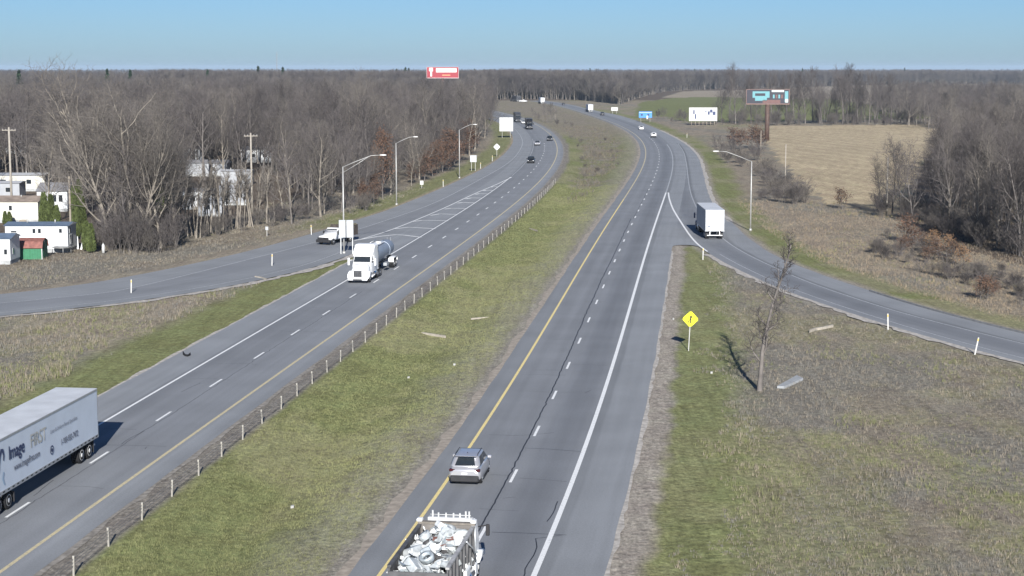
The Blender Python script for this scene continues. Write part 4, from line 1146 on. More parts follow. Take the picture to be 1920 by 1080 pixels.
def car(name, label, loc, rz, kind, paint, group=None, cat='car', detail=False):
    """kind: sedan, suv or pickup"""
    t = thing(name, (loc[0], loc[1], 0.0), rz, label, cat, group)
    if kind == 'suv': L, W, Hh, belt, wr = 4.45, 1.86, 1.66, 1.02, 0.35
    elif kind == 'pickup': L, W, Hh, belt, wr = 5.6, 2.0, 1.85, 1.15, 0.40
    else: L, W, Hh, belt, wr = 4.75, 1.82, 1.45, 0.92, 0.33
    a, b = -L/2, L/2; w = W/2
    m = MB()
    if kind == 'sedan':
        secs = [(a, w*.78, .42, belt-.12), (a+.10, w*.90, .28, belt+.02), (a+.7, w*.99, .22, belt+.06), (0, w, .20, belt), (b-1.2, w*.99, .22, belt-.02), (b-.5, w*.93, .24, belt-.14), (b-.08, w*.80, .30, belt-.26), (b, w*.72, .38, belt-.36)]
    elif kind == 'suv':
        secs = [(a, w*.82, .46, belt-.14), (a+.08, w*.93, .34, belt+.0), (a+.35, w*.985, .28, belt+.05), (a+1.0, w, .24, belt+.03), (0.6, w, .24, belt-.02), (b-1.0, w*.985, .26, belt-.04), (b-.4, w*.92, .30, belt-.14), (b-.06, w*.78, .36, belt-.26), (b, w*.70, .44, belt-.36)]
    else:
        secs = [(a, w*.94, .50, belt-.02), (a+.06, w*.98, .45, belt+.02), (-.2, w, .40, belt+.02), (b-1.3, w, .40, belt+.0), (b-.3, w*.96, .42, belt-.06), (b-.04, w*.88, .46, belt-.14), (b, w*.82, .52, belt-.22)]
    m.loft([rr_ring(y, hw, z0, z1, .13, .06) for y, hw, z0, z1 in secs], True, True)
    m.build('body', paint, t)
    if kind == 'sedan': g = [(a+.55, belt+.02, .0), (a+1.35, Hh-.03, 1), (0.35, Hh, 1), (b-1.45, belt-.01, 0)]
    elif kind == 'suv': g = [(a+.12, belt+.02, 0), (a+.80, Hh-.05, 1), (0.25, Hh, 1), (b-1.25, belt-.02, 0)]
    else: g = [(-.42, belt, 0), (-.30, Hh-.04, 1), (0.75, Hh, 1), (b-1.45, belt, 0)]
    wb, wt = w*.95, w*.74
    (y0,z0,_),(y1,z1,_),(y2,z2,_),(y3,z3,_) = g
    cab = MB()
    q = [(-wb,y0,z0),(wb,y0,z0),(wb,y3,z3),(-wb,y3,z3),(-wt,y1,z1),(wt,y1,z1),(wt,y2,z2),(-wt,y2,z2)]
    cab.add(q, [(0,3,2,1),(4,5,6,7),(0,1,5,4),(1,2,6,5),(2,3,7,6),(3,0,4,7)])
    me = cab.mesh('cabin'); bm = bmesh.new(); bm.from_mesh(me)
    bmesh.ops.bevel(bm, geom=list(bm.edges), offset=(0.17 if kind == 'suv' else 0.10), segments=3, affect='EDGES', profile=0.5)
    bm.to_mesh(me); bm.free(); me.materials.append(paint)
    for p in me.polygons: p.use_smooth = True
    mesh_obj('cabin', me, t)
    def pane(nm, pts, nrm, m_=GLASS, th=0.016):
        return MB().slab(pts, nrm, th).build(nm, m_, t)
    def lerp(p, r_, s): return tuple(p[i]+(r_[i]-p[i])*s for i in range(3))
    def inset(P, s, dn=0.004, nrm=(0,0,1)):
        c = [sum(p[i] for p in P)/len(P) for i in range(3)]
        nn = Vector(nrm).normalized()*dn
        return [tuple(Vector(lerp(c, p, s))+nn) for p in P]
    nb_ = (0, -(z1-z0), (y1-y0))
    pane('rear_window', inset([q[0],q[1],q[5],q[4]], (0.66 if kind == 'suv' else 0.78), .004, nb_), nb_)
    nf = (0, (z2-z3), (y3-y2))
    pane('windshield', inset([q[3],q[2],q[6],q[7]], 0.86, .004, nf), nf)
    for s in (-1, 1):
        P = [(s*wb,y0,z0),(s*wb,y3,z3),(s*wt,y2,z2),(s*wt,y1,z1)]
        nn = (s*(z2-z0), 0, (wb-wt))
        mid = 0.5*(y0+y3)+0.05
        def sl(y, f):
            return (s*(wb+(wt-wb)*f), y, z0+(z1-z0)*f)
        fr = [sl(y0+(y1-y0)*.25+.22, .14), sl(mid-.06, .14), sl(mid-.06, .86), sl(y1+.12, .86)]
        pane('side_window', [tuple(Vector(p)+Vector(nn).normalized()*.004) for p in fr], nn)
        fr = [sl(mid+.06, .14), sl(y3-.32, .14), sl(y2-.02, .86), sl(mid+.06, .86)]
        pane('side_window', [tuple(Vector(p)+Vector(nn).normalized()*.004) for p in fr], nn)
        mi = MB().bbox(s*w*1.0-(.02 if s > 0 else .20), s*w*1.0+(.20 if s > 0 else .02), y3-.42, y3-.24, belt+.0, belt+.16, .03); mi.build('mirror', paint, t)
        # lamps wrap the corners
        MB().bbox(min(s*w*.55,s*w*.95), max(s*w*.55,s*w*.95), a-.02 if kind != 'suv' else a+.03, a+.30, belt-.20, belt-.04, .03).build('tail_lamp', TAIL, t)
        MB().bbox(min(s*w*.48,s*w*.82), max(s*w*.48,s*w*.82), b-.22, b-.035, belt-.40, belt-.26, .03).build('headlamp', LAMP, t)
        for y in (a+.85, b-.92): wheel(t, s*(w-.13), y, wr, .22, s)
    MB().bbox(-w*.88, w*.88, a-.05, a+.25, .24, .64 if kind == 'suv' else .56, .06).build('rear_bumper', BLACKPL if kind != 'sedan' else paint, t)
    MB().bbox(-w*.80, w*.80, b-.26, b+.015, .24, .46, .05).build('front_bumper', BLACKPL, t)
    MB().box(-w*.42, w*.42, b-.05, b+.012, .50, belt-.42).build('grille', BLACKPL, t)
    MB().box(-.16, .16, a-.035 if kind != 'suv' else a-.012, a-.01 if kind != 'suv' else a+.03, .68, .79).build('number_plate', mat('plate_white', (.6,.6,.58), .6), t)
    if detail:
        MB().bbox(-w*.66, w*.66, a+.46, a+.70, Hh-.05, Hh-.005, .02).build('spoiler', paint, t)
        for s in (-1, 1):
            MB().tube([(s*wt*.93, a+.75, Hh-.03), (s*wt*.93, a+.85, Hh+.045), (s*wt*.93, .1, Hh+.05), (s*wt*.93, .25, Hh-.01)], .02, 5).build('roof_rail', BLACKPL, t)
            MB().box(s*w-.05 if s > 0 else s*w-.02, s*w+.02 if s > 0 else s*w+.05, a+1.2, b-1.3, .24, .36).build('sill_trim', BLACKPL, t)
        MB().tube([(0,-.9,Hh-.03),(0,-1.15,Hh+.07)], .018, 5).build('roof_antenna', BLACKPL, t)
        MB().tube([(-.25,a+.22,belt+.14),(.16,a+.235,belt+.20)], .012, 4).build('rear_wiper', BLACKPL, t)
    if kind == 'pickup':
        MB().box(-w*.82, w*.82, a+.10, -.55, .95, belt-.02+.06).build('bed_liner', BLACKPL, t)
    return t

def tractor(t, y0, paint, sleeper=True, rim=None):
    """long-nose tractor unit; y0 = rear of its frame"""
    Y = lambda v: y0+v
    e = 7.3 if sleeper else 6.2; k = 0 if sleeper else -1.1
    MB().box(-.48, -.34, Y(0), Y(e-.6), .68, .98).box(.34, .48, Y(0), Y(e-.6), .68, .98).box(-.34, .34, Y(.1), Y(.3), .7, .95).build('chassis', FRAME, t)
    MB().loft([rr_ring(Y(4.7+k), 1.02, .72, 2.02, .16, .10), rr_ring(Y(5.6+k), .98, .66, 1.90, .18, .14), rr_ring(Y(6.7+k), .94, .58, 1.66, .2, .18), rr_ring(Y(7.12+k), .86, .58, 1.45, .2, .16), rr_ring(Y(7.22+k), .74, .64, 1.30, .18, .14)], True, True).build('hood', paint, t)
    MB().loft([rr_ring(Y(3.2+k), 1.10, .85, 2.88, .10, .06), rr_ring(Y(4.30+k), 1.10, .85, 2.86, .10, .08), rr_ring(Y(4.42+k), 1.08, .85, 2.70, .10, .10), rr_ring(Y(4.95+k), 1.05, .85, 1.98, .10, .04)], True, False).build('cab', paint, t)
    if sleeper:
        MB().loft([rr_ring(Y(1.55), 1.22, .90, 3.88, .14, .06), rr_ring(Y(3.2), 1.22, .90, 3.92, .14, .06), rr_ring(Y(3.9), 1.16, 2.70, 3.66, .14, .10), rr_ring(Y(4.35), 1.08, 2.72, 3.10, .08, .12)], True, False).build('sleeper', paint, t)
        for s in (-1, 1):
            MB().slab([(s*1.225, Y(1.72), 1.2), (s*1.225, Y(1.86), 1.2), (s*1.18, Y(1.86), 3.5), (s*1.18, Y(1.72), 3.5)], (s,0,0), .02).build('side_fairing_gap', FRAME, t)
    nn = (0, .8, .6)
    MB().slab([(-.94, Y(4.86+k), 2.10), (.94, Y(4.86+k), 2.10), (.88, Y(4.47+k), 2.66), (-.88, Y(4.47+k), 2.66)], nn, .03).build('windshield', GLASS, t)
    MB().bbox(-1.0, 1.0, Y(4.40+k), Y(4.72+k), 2.70, 2.80, .03).build('sun_visor', paint, t)
    for s in (-1, 1):
        MB().slab([(s*1.105, Y(3.45+k), 2.02), (s*1.09, Y(4.62+k), 2.02), (s*1.06, Y(4.30+k), 2.62), (s*1.06, Y(3.45+k), 2.66)], (s, 0, 0), .015).build('side_window', GLASS, t)
        MB().tube([(s*1.08, Y(4.75+k), 2.3), (s*1.42, Y(4.85+k), 2.3)], .025, 5).bbox(min(s*1.38, s*1.60), max(s*1.38, s*1.60), Y(4.78+k), Y(4.95+k), 1.75, 2.55, .03).build('mirror', paint, t)
        MB().loft([rr_ring(Y(5.5+k), .22, .62, 1.15, .08), rr_ring(Y(6.2+k), .24, .62, 1.30, .08), rr_ring(Y(7.0+k), .20, .50, 1.05, .08)], True, True).build('fender', paint, t)
        t.children if False else None
        fd = [c for c in bpy.data.objects if c.parent is t and c.name.startswith('fender')][-1]; fd.location = (s*.98, 0, 0)
        MB().bbox(min(s*.62, s*.96), max(s*.62, s*.96), Y(7.0+k), Y(7.22+k), .82, 1.06, .04).build('headlamp', LAMP, t)
        MB().cyl((s*.93, Y(2.3+k), .72), .32, 1.6, 'y', 14).build('fuel_tank', CHROME, t)
        MB().tube([(s*1.12, Y(1.45 if sleeper else 2.0), .9), (s*1.12, Y(1.45 if sleeper else 2.0), 3.75)], .065, 8).build('exhaust_stack', CHROME, t)
        MB().bbox(min(s*.82, s*1.16), max(s*.82, s*1.16), Y(4.0+k), Y(4.8+k), .42, .60, .03).build('cab_step', paint, t)
        wheel(t, s*1.02, Y(6.1+k), .50, .30, s, rim or RIM)
        for y in (.55, 1.85 if sleeper else 1.75):
            wheel(t, s*.92, Y(y), .50, .26, s, rim or RIM, dual=True)
        MB().quad((s*.62, Y(-.12), .25), (s*1.22, Y(-.12), .25), (s*1.22, Y(-.10), .85), (s*.62, Y(-.10), .85)).build('mud_flap', BLACKPL, t)
    MB().box(-.46, .46, Y(7.14+k), Y(7.25+k), .72, 1.42).build('grille', BLACKPL, t)
    g = MB()
    for j in range(5): g.box(-.44, .44, Y(7.25+k), Y(7.265+k), .80+j*.13, .83+j*.13)
    g.build('grille_bar', CHROME, t)
    MB().bbox(-1.10, 1.10, Y(7.05+k), Y(7.38+k), .34, .66, .08).build('front_bumper', paint, t)
    MB().box(-.5, .5, Y(7.37+k), Y(7.40+k), .38, .52).build('air_intake', BLACKPL, t)
    MB().cyl((0, Y(1.2), .98), .50, .10, 'z', 16).build('fifth_wheel', FRAME, t)

def trailer(t, y0, L, side=TRAILW, roof=TRAILR, z0=1.12, z1=4.08, w=1.29, door=None, rim=None, marks=True):
    """van trailer, rear face at y0, running forward L"""
    door = door or mat('white_trailer_door', (.56,.57,.57), .5, var=.08, scale=1.5)
    MB().box(-w, w, y0+.06, y0+L, z0, z1-.03).build('trailer_box', side, t)
    MB().box(-w-.012, w+.012, y0-.01, y0+L+.01, z1-.028, z1).build('trailer_roof', roof, t)
    for s in (-1, 1):
        d = MB().box(min(s*.02, s*(w-.10)), max(s*.02, s*(w-.10)), y0-.01, y0+.058, z0+.12, z1-.14).build('rear_door', door, t)
        for zz in (z0+.4, z0+1.1, z0+1.9, z1-.5):
            MB().box(min(s*(w-.22), s*(w-.06)), max(s*(w-.22), s*(w-.06)), y0-.035, y0-.012, zz, zz+.10).build('hinge', ALU, d)
        MB().tube([(s*.22, y0-.03, z0+.14), (s*.22, y0-.03, z1-.18)], .018, 5).build('lock_rod', ALU, d)
        MB().box(min(s*(w-.10), s*w), max(s*(w-.10), s*w), y0-.02, y0+.058, z0, z1-.03).build('rear_frame', ALU, t)
        MB().box(s*w-.012 if s > 0 else s*w-.025, s*w+.025 if s > 0 else s*w+.012, y0+.02, y0+L-.02, z0-.06, z0+.14).build('lower_rail', ALU, t)
        MB().box(s*w-.012 if s > 0 else s*w-.018, s*w+.018 if s > 0 else s*w+.012, y0+.02, y0+L-.02, z1-.14, z1-.03).build('upper_rail', ALU, t)
        for y in (y0+1.35, y0+2.6): wheel(t, s*.94, y, .51, .26, s, rim or RIMW, dual=True)
        MB().box(min(s*.5, s*.58), max(s*.5, s*.58), y0+L-3.1, y0+L-2.95, .25, z0).build('landing_leg', FRAME, t)
        MB().box(min(s*.62, s*1.2), max(s*.62, s*1.2), y0+.60, y0+.62, .22, z0-.1).build('mud_flap', BLACKPL, t)
        MB().box(min(s*.4, s*.48), max(s*.4, s*.48), y0+.3, y0+L-.2, z0-.22, z0-.06).build('frame_rail', FRAME, t)
        MB().box(min(s*.70, s*.86), max(s*.70, s*.86), y0-.03, y0-.012, z0-.02, z0+.08).build('tail_lamp', TAIL, t)
        if marks:
            n = int(L/.62)
            for k in range(n):
                y = y0+.25+k*.62
                MB().box(s*w+.026 if s > 0 else s*w-.034, s*w+.034 if s > 0 else s*w-.026, y, y+.26, z0+.02, z0+.10).build('rail_slot', FRAME, t)
    MB().box(-w+.10, w-.10, y0-.02, y0+.058, z1-.138, z1-.03).box(-w+.10, w-.10, y0-.02, y0+.058, z0, z0+.118).build('rear_frame', ALU, t)
    MB().box(-1.05, 1.05, y0-.02, y0+.08, .52, .62).box(-.72, -.62, y0, y0+.07, .62, z0-.001).box(.62, .72, y0, y0+.07, .62, z0-.001).build('underride_guard', WHITEP, t)
    MB().box(-.019, .019, y0-.004, y0+.05, z0+.12, z1-.14).build('door_seam', FRAME, t)
    MB().box(-.36, .36, y0+.9, y0+3.1, .72, .95).build('bogie', FRAME, t)

def on_road(f, s, y, o, toward):
    p = off(f, s, np.array([y]), o)[0]; sl = float(s(y))
    d = np.array([sl, 1.0])/math.sqrt(1+sl*sl)
    if toward: d = -d
    return p, heading(*d)

# ---- white box trailer rig at the left (it drives toward us in the outer lane)
p, rz = on_road(sbx, sbs, 100.3, -1.68, True)
t = thing('semi_truck', (p[0], p[1], 0), rz, 'white box trailer truck with blue lettering on its side in the outer lane', 'truck')
trailer(t, 0.0, 16.15)
tractor(t, 12.6, WHITEP)
w_ = 1.29
# lettering sits on the left-hand side of the trailer, which faces the median; text reads towards the rear
def side_text(txt, size, y, z, m, bold=0.0, sx=1.0):
    M = Matrix(((0, 0, -1, -w_-0.030), (-1, 0, 0, y), (0, 1, 0, z), (0, 0, 0, 1)))
    text_mesh(txt, size, m, t, M, 'lettering', bold, sx)
def side_strip(nm, pts, wd, m):
    P = [Vector((-w_-0.030, y, z)) for y, z in pts]
    v = []; f = []
    for i, q in enumerate(P):
        d = (P[min(i+1, len(P)-1)]-P[max(i-1, 0)]).normalized(); nn = Vector((0, -d.z, d.y))
        ww = wd*(0.35+0.65*math.sin(PI*min(1, (i+0.6)/len(P))))
        v += [tuple(q-nn*ww/2), tuple(q+nn*ww/2)]
    for i in range(len(P)-1): f.append((2*i, 2*i+2, 2*i+3, 2*i+1))
    MB().add(v, f).build(nm, m, t)
side_text('Image', 1.05, 13.25, 2.72, NAVY, 0.016, 0.86)
side_text('FIRST', 1.05, 10.35, 2.72, TANTX, 0.006, 0.90)
side_text('Linen & Uniform Rental Specialists', 0.32, 7.5, 2.88, GREYTX, 0.0, 0.92)
side_text('www.imagefirst.com', 0.52, 12.6, 1.98, GREYTX, 0.012, 0.82)
side_text('1-800-932-7472', 0.50, 6.0, 1.88, GREYTX, 0.012, 0.82)
side_strip('emblem', [(14.55,2.35),(14.50,2.75),(14.38,3.15),(14.18,3.45),(13.96,3.42),(13.85,3.12),(13.92,2.85)], 0.22, NAVY)
side_strip('emblem', [(14.95,1.35),(14.80,1.9),(14.78,2.35),(14.9,2.7)], 0.30, LBLUE)
side_strip('emblem', [(13.9,1.55),(14.1,1.9),(13.95,2.25)], 0.16, LBLUE)
ring_ = MB(); 
for k in range(18):
    a0, a1 = 2*PI*k/18, 2*PI*(k+1)/18
    for r0, r1 in ((0.0, 0.11), (0.20, 0.27)):
        ring_.quad((-w_-.03, 7.35+r0*math.cos(a0), 1.92+r0*math.sin(a0)), (-w_-.03, 7.35+r1*math.cos(a0), 1.92+r1*math.sin(a0)), (-w_-.03, 7.35+r1*math.cos(a1), 1.92+r1*math.sin(a1)), (-w_-.03, 7.35+r0*math.cos(a1), 1.92+r0*math.sin(a1)))
ring_.build('emblem', NAVY, t)

# ---- white tanker rig
p, rz = on_road(sbx, sbs, 181.4, -1.55, True)
t = thing('tanker_truck', (p[0], p[1], 0), rz, 'white tractor pulling a shiny steel tank trailer in the outer lane', 'truck')
TB_ = -7.4                                          # tractor frame rear (front bumper near y=0)
tractor(t, TB_, WHITEP)
tk = MB()
rings = []
for y, r_ in [(-17.5,.35),(-17.35,.72),(-17.0,.88),(-16.4,.94),(-9.0,.94),(-8.0,.92),(-6.9,.88),(-6.6,.72),(-6.45,.35)]:
    rings.append([(r_*math.cos(2*PI*k/20), y, 2.28+r_*1.02*math.sin(2*PI*k/20)) for k in range(20)])
tk.loft(rings, True, True); tk.build('tank', STEEL, t)
for y in (-14.2,):
    rb = MB(); ring = lambda rr, yy: [(rr*math.cos(2*PI*k/20), yy, 2.28+rr*1.02*math.sin(2*PI*k/20)) for k in range(20)]
    rb.loft([ring(.94, y), ring(.99, y+.02), ring(.99, y+.10), ring(.94, y+.12)], False, False); rb.build('tank_band', STEEL, t)
wk = MB().box(-.48, .48, -12.8, -9.4, 3.26, 3.31)
for s in (-1, 1): wk.tube([(s*.48, -12.8, 3.3), (s*.48, -12.8, 3.55), (s*.48, -9.4, 3.55), (s*.48, -9.4, 3.3)], .03, 5)
wk.build('walkway', WHITEP, t)
for y in (-12.0, -10.2): MB().cyl((0, y, 3.30), .30, .14, 'z', 14).build('hatch', WHITEP, t)
for y in (-13.5, -10.3): MB().loft([[(-.5, y-.8, 1.5), (.5, y-.8, 1.5), (.5, y+.8, 1.5), (-.5, y+.8, 1.5)], [(-.16, y-.2, .75), (.16, y-.2, .75), (.16, y+.2, .75), (-.16, y+.2, .75)]]).build('hopper', STEEL, t)
MB().box(-.5, -.38, -17.3, -6.2, 1.02, 1.22).box(.38, .5, -17.3, -6.2, 1.02, 1.22).box(-.5, .5, -17.3, -17.1, 1.02, 1.3).build('trailer_frame', FRAME, t)
for s in (-1, 1):
    for y in (-16.5, -15.25): wheel(t, s*.94, y, .51, .26, s, RIMW, dual=True)
    fe = MB()
    arc = [(-17.15,.75),(-17.05,1.12),(-16.5,1.24),(-15.25,1.24),(-14.65,1.12),(-14.55,.75)]
    for (ya, za), (yb, zb) in zip(arc[:-1], arc[1:]): fe.slab([(s*.62, ya, za), (s*1.26, ya, za), (s*1.26, yb, zb), (s*.62, yb, zb)], (0,0,1), .03)
    fe.build('fender', WHITEP, t)
    MB().box(min(s*.7, s*1.1), max(s*.7, s*1.1), -12.7, -11.2, .7, 1.05).build('toolbox', ALU, t)
    MB().box(min(s*.48, s*.56), max(s*.48, s*.56), -8.6, -8.45, .3, 1.1).build('landing_leg', FRAME, t)
MB().tube([(-.35,-17.45,1.1),(-.35,-17.5,3.4)], .025, 5).tube([(.05,-17.45,1.1),(.05,-17.5,3.4)], .025, 5).build('ladder', ALU, t)

# ---- box trailer rig on the entrance ramp
x, y = at(1340, 449)
t = thing('semi_truck', (x, y, 0), heading(0.012, 1), 'white box trailer with bright white rear doors climbing the curved ramp', 'truck')
trailer(t, 0.0, 12.6, side=mat('shaded_white_trailer_side', (.28,.31,.36), .5, var=.06, scale=.9), marks=False)  # sides are white; their blue-grey shade is put into the panel colour
tractor(t, 9.9, mat('dark_blue_paint', (.03,.05,.11), .35, var=.1), sleeper=False)
MB().box(-.95, -.65, -.02, -.0105, 1.72, 1.92).build('door_sticker', GREYTX, t)

# ---- scrap dump truck
DUMP = mat('grey_dump_steel', (0.085, 0.085, 0.088), 0.6, var=0.35, scale=2.0)
DUMPI = mat('worn_dump_floor', (0.15, 0.14, 0.13), 0.7, var=0.35, scale=2.5)
WB = mat('white_dump_cab', (0.72, 0.73, 0.73), 0.4, var=0.08)
zc = 3.05
xr, yr = at(838, 978, zc)                            # middle of the headboard
slp = float(nbs(yr)); dv = Vector((slp, 1)).normalized()
BL = 6.6                                             # bed length
t = thing('dump_truck', (xr-dv.x*BL, yr-dv.y*BL, 0), heading(dv.x, dv.y), 'open dump truck loaded with white scrap metal behind the silver car', 'truck')
dump = t
hw = 1.27
MB().box(-hw, hw, 0.0, BL, 1.22, 1.32).build('bed_floor', DUMPI, t)
for s in (-1, 1):
    MB().box(min(s*hw, s*(hw-.07)), max(s*hw, s*(hw-.07)), 0.0, BL-.12, 1.321, 2.85).build('bed_wall', DUMP, t)
    MB().box(min(s*(hw+.05), s*(hw-.12)), max(s*(hw+.05), s*(hw-.12)), 0.0, BL-.12, 2.851, 2.95).build('top_rail', DUMP if s < 0 else mat('pale_worn_rail', (.34,.34,.34), .6, var=.3, scale=3), t)
    for k in range(8):
        yy = .25+k*.82
        MB().box(min(s*hw, s*(hw+.09)), max(s*hw, s*(hw+.09)), yy, yy+.10, 1.25, 2.849).build('side_rib', DUMP, t)
    wheel(t, s*.95, 1.0, .52, .26, s, RIMW, dual=True); wheel(t, s*.95, 2.35, .52, .26, s, RIMW, dual=True); wheel(t, s*1.05, BL+1.55, .52, .30, s, RIMW)
    MB().box(min(s*.36, s*.48), max(s*.36, s*.48), -.1, BL+2.2, .80, 1.10).build('chassis_rail', FRAME, t)
MB().box(-hw, hw, BL-.11, BL, 1.321, zc-.10).build('headboard', DUMPI, t)
MB().box(-hw-.05, hw+.05, BL-.16, BL+.10, zc-.099, zc).build('headboard_cap', mat('brown_grey_steel', (.16,.145,.125), .7, var=.3, scale=3), t)
MB().box(-hw, hw, -.07, -.005, 1.25, 2.7).build('tailgate', DUMP, t)
for s in (-1, 1): MB().bbox(min(s*(hw-.16), s*(hw+.10)), max(s*(hw-.16), s*(hw+.10)), BL-.22, BL+.12, zc+.005, zc+.14, .03).build('corner_cap', WB, t)
MB().loft([rr_ring(BL+.35, 1.18, 1.0, 2.75, .1, .05), rr_ring(BL+1.7, 1.18, 1.0, 2.78, .1, .08), rr_ring(BL+2.15, 1.12, 1.0, 1.95, .1, .05)], True).build('cab', WB, t)
MB().loft([rr_ring(BL+2.1, 1.05, .8, 1.90, .12, .08), rr_ring(BL+3.3, .92, .7, 1.60, .16, .12), rr_ring(BL+3.5, .80, .75, 1.4, .14, .1)], True, True).build('hood', WB, t)
MB().slab([(-.98, BL+2.02, 2.08), (.98, BL+2.02, 2.08), (.92, BL+1.78, 2.62), (-.92, BL+1.78, 2.62)], (0,.8,.5), .02).build('windshield', GLASS, t)
MB().box(-.9, .9, BL+.335, BL+.345, 1.9, 2.5).build('rear_window', GLASS, t)
rack = MB().bbox(-1.05, 1.05, BL+.75, BL+1.05, 2.79, 3.02, .03)
for xx in (-.82, -.55, -.2, .15, .45, .72, .88): rack.box(xx-.035, xx+.035, BL+.86, BL+.93, 3.02, 3.22+(.10 if abs(xx) > .6 else 0))
rack.tube([(-.95, BL+.9, 3.12), (.95, BL+.9, 3.12)], .025, 5)
rack.build('light_rack', mat('dull_white_rack', (.46,.47,.47), .5, var=.15, scale=3), t)
for s in (-1, 1):
    MB().tube([(s*1.24, BL+.30, 1.0), (s*1.24, BL+.30, 2.95)], .06, 8).build('exhaust_stack', ALU, t)
    MB().tube([(s*1.15, BL+1.7, 2.4), (s*1.58, BL+1.8, 2.45)], .03, 5).bbox(min(s*1.50, s*1.68), max(s*1.50, s*1.68), BL+1.74, BL+1.86, 1.95, 2.50, .03).build('mirror', BLACKPL, t)
    MB().loft([rr_ring(BL+.75, .24, .95, 1.25, .05), rr_ring(BL+1.5, .26, 1.08, 1.36, .05), rr_ring(BL+2.4, .22, .85, 1.15, .05)], True, True).build('fender', WB, t).location = (s*1.15, 0, 0)
    MB().cyl((s*1.05, BL-1.9, .82), .33, 1.5, 'y', 14).build('fuel_tank', CHROME, t)
    MB().bbox(min(s*.80, s*1.36), max(s*.80, s*1.36), BL-.25, BL+.35, .55, 1.15, .05).build('battery_box', WB, t)
    fe = MB()
    arc = [(.3,.9),(.45,1.12),(1.0,1.18),(2.4,1.18),(2.9,1.10),(3.1,.9)]
    for (ya, za), (yb, zb) in zip(arc[:-1], arc[1:]): fe.slab([(s*.65, ya, za), (s*1.36, ya, za), (s*1.36, yb, zb), (s*.65, yb, zb)], (0,0,1), .02)
    fe.build('wheel_guard', WB, t)
    MB().bbox(min(s*1.30, s*1.46), max(s*1.30, s*1.46), BL-3.2, BL-2.2, 1.3, 1.75, .04).build('tarp_motor_cover', WB if s > 0 else DUMP, t)
    MB().tube([(s*1.36, BL-.1, 1.3), (s*1.40, BL-1.2, 2.2), (s*1.36, BL-2.6, 2.9)], .035, 5).build('tarp_arm', ALU, t)
# the load: separate bits of scrap heaped in the bed
SCR = [mat('white_enamel_scrap', (.66,.68,.68), .45, var=.18, scale=3), mat('pale_grey_scrap', (.42,.45,.46), .5, metal=.2, var=.25, scale=4), mat('galvanised_scrap', (.46,.51,.53), .4, metal=.5, var=.25, scale=4),
       mat('rusty_scrap', (.15,.075,.065), .8, var=.35, scale=4), mat('dark_scrap', (.06,.06,.062), .6, var=.3, scale=4)]
def crumple(w, l, amp, seed):
    q = np.random.default_rng(seed); n = 5
    gx, gy = np.meshgrid(np.linspace(-w/2, w/2, n), np.linspace(-l/2, l/2, n))
    zz = q.normal(0, amp, gx.shape); gx = gx+q.normal(0, amp*.5, gx.shape); gy = gy+q.normal(0, amp*.5, gx.shape)
    v = [tuple(p) for p in np.stack([gx, gy, zz], -1).reshape(-1, 3)] + [tuple(p) for p in np.stack([gx, gy, zz-.012], -1).reshape(-1, 3)]
    f = []
    for j in range(n-1):
        for i in range(n-1):
            a = j*n+i; f.append((a, a+1, a+n+1, a+n)); f.append((a+25, a+n+25, a+n+26, a+26))
    return MB().add(v, f)
def place_scrap(o, x, y, z, rx, ry, rzz):
    M = Matrix.Translation((t.location.x, t.location.y, 0)) @ Matrix.Rotation(t.rotation_euler[2], 4, 'Z') @ Matrix.Translation((x, y, z))
    o.matrix_world = M @ Matrix.Rotation(rzz, 4, 'Z') @ Matrix.Rotation(ry, 4, 'Y') @ Matrix.Rotation(rx, 4, 'X')
rs = random.Random(5)
SG = 'scrap metal heaped in the dump truck'
for k in range(190):
    lay = k/190
    x = rs.uniform(-1.15, 1.15); y = rs.uniform(.3, 6.3)
    z = 1.55 + lay*1.25 + .22*(1-abs(x)) + rs.uniform(-.05, .1)
    if k >= 130: y = rs.uniform(.3, 6.0)
    kind = k % 6
    nm = SCR[rs.choice([0,0,1,1,2,2,0,1,1,4]) if k % 60 != 47 else 3]
    if kind in (0, 1):
        o = crumple(rs.uniform(.5,1.0), rs.uniform(.5,1.2), .09, k).build('scrap_sheet', nm); lb = 'crumpled pale sheet of scrap metal in the dump truck bed'
    elif kind == 2:
        a, b, c = rs.uniform(.35,.7), rs.uniform(.35,.75), rs.uniform(.25,.6)
        o = MB().bbox(-a/2, a/2, -b/2, b/2, -c/2, c/2, .04).build('scrap_appliance', nm); lb = 'battered white appliance box in the dump truck bed'
    elif kind == 3:
        r_ = rs.uniform(.22, .45); m = MB()
        ring = lambda rr, zz: [(rr*math.cos(2*PI*q/16), rr*math.sin(2*PI*q/16)*.85, zz) for q in range(16)]
        m.loft([ring(r_*.55, 0), ring(r_*.6, .12), ring(r_, .15), ring(r_, 0.02), ring(r_*.9, -.12)], False, True)
        o = m.build('scrap_drum', nm); lb = 'dented round drum lid in the dump truck bed'
    elif kind == 4:
        L_ = rs.uniform(.7, 1.5); o = MB().tube([(0,-L_/2,0),(rs.uniform(-.2,.2),-L_/6,rs.uniform(-.1,.15)),(rs.uniform(-.2,.2),L_/6,rs.uniform(-.1,.15)),(0,L_/2,0)], rs.uniform(.025,.06), 7).build('scrap_pipe', nm); lb = 'bent scrap pipe in the dump truck bed'
    else:
        w2 = rs.uniform(.15,.35); L_ = rs.uniform(.6,1.3)
        o = MB().box(-w2/2, w2/2, -L_/2, L_/2, 0, .015).box(-w2/2, -w2/2+.015, -L_/2, L_/2, .015, .12).box(w2/2-.015, w2/2, -L_/2, L_/2, .015, .12).build('scrap_channel', nm); lb = 'length of scrap channel in the dump truck bed'
    place_scrap(o, x*(.82 if k < 150 else .78), y, z, rs.uniform(-.7,.7), rs.uniform(-.7,.7), rs.uniform(0, 6.28))
    tag(o, lb, 'scrap', SG)

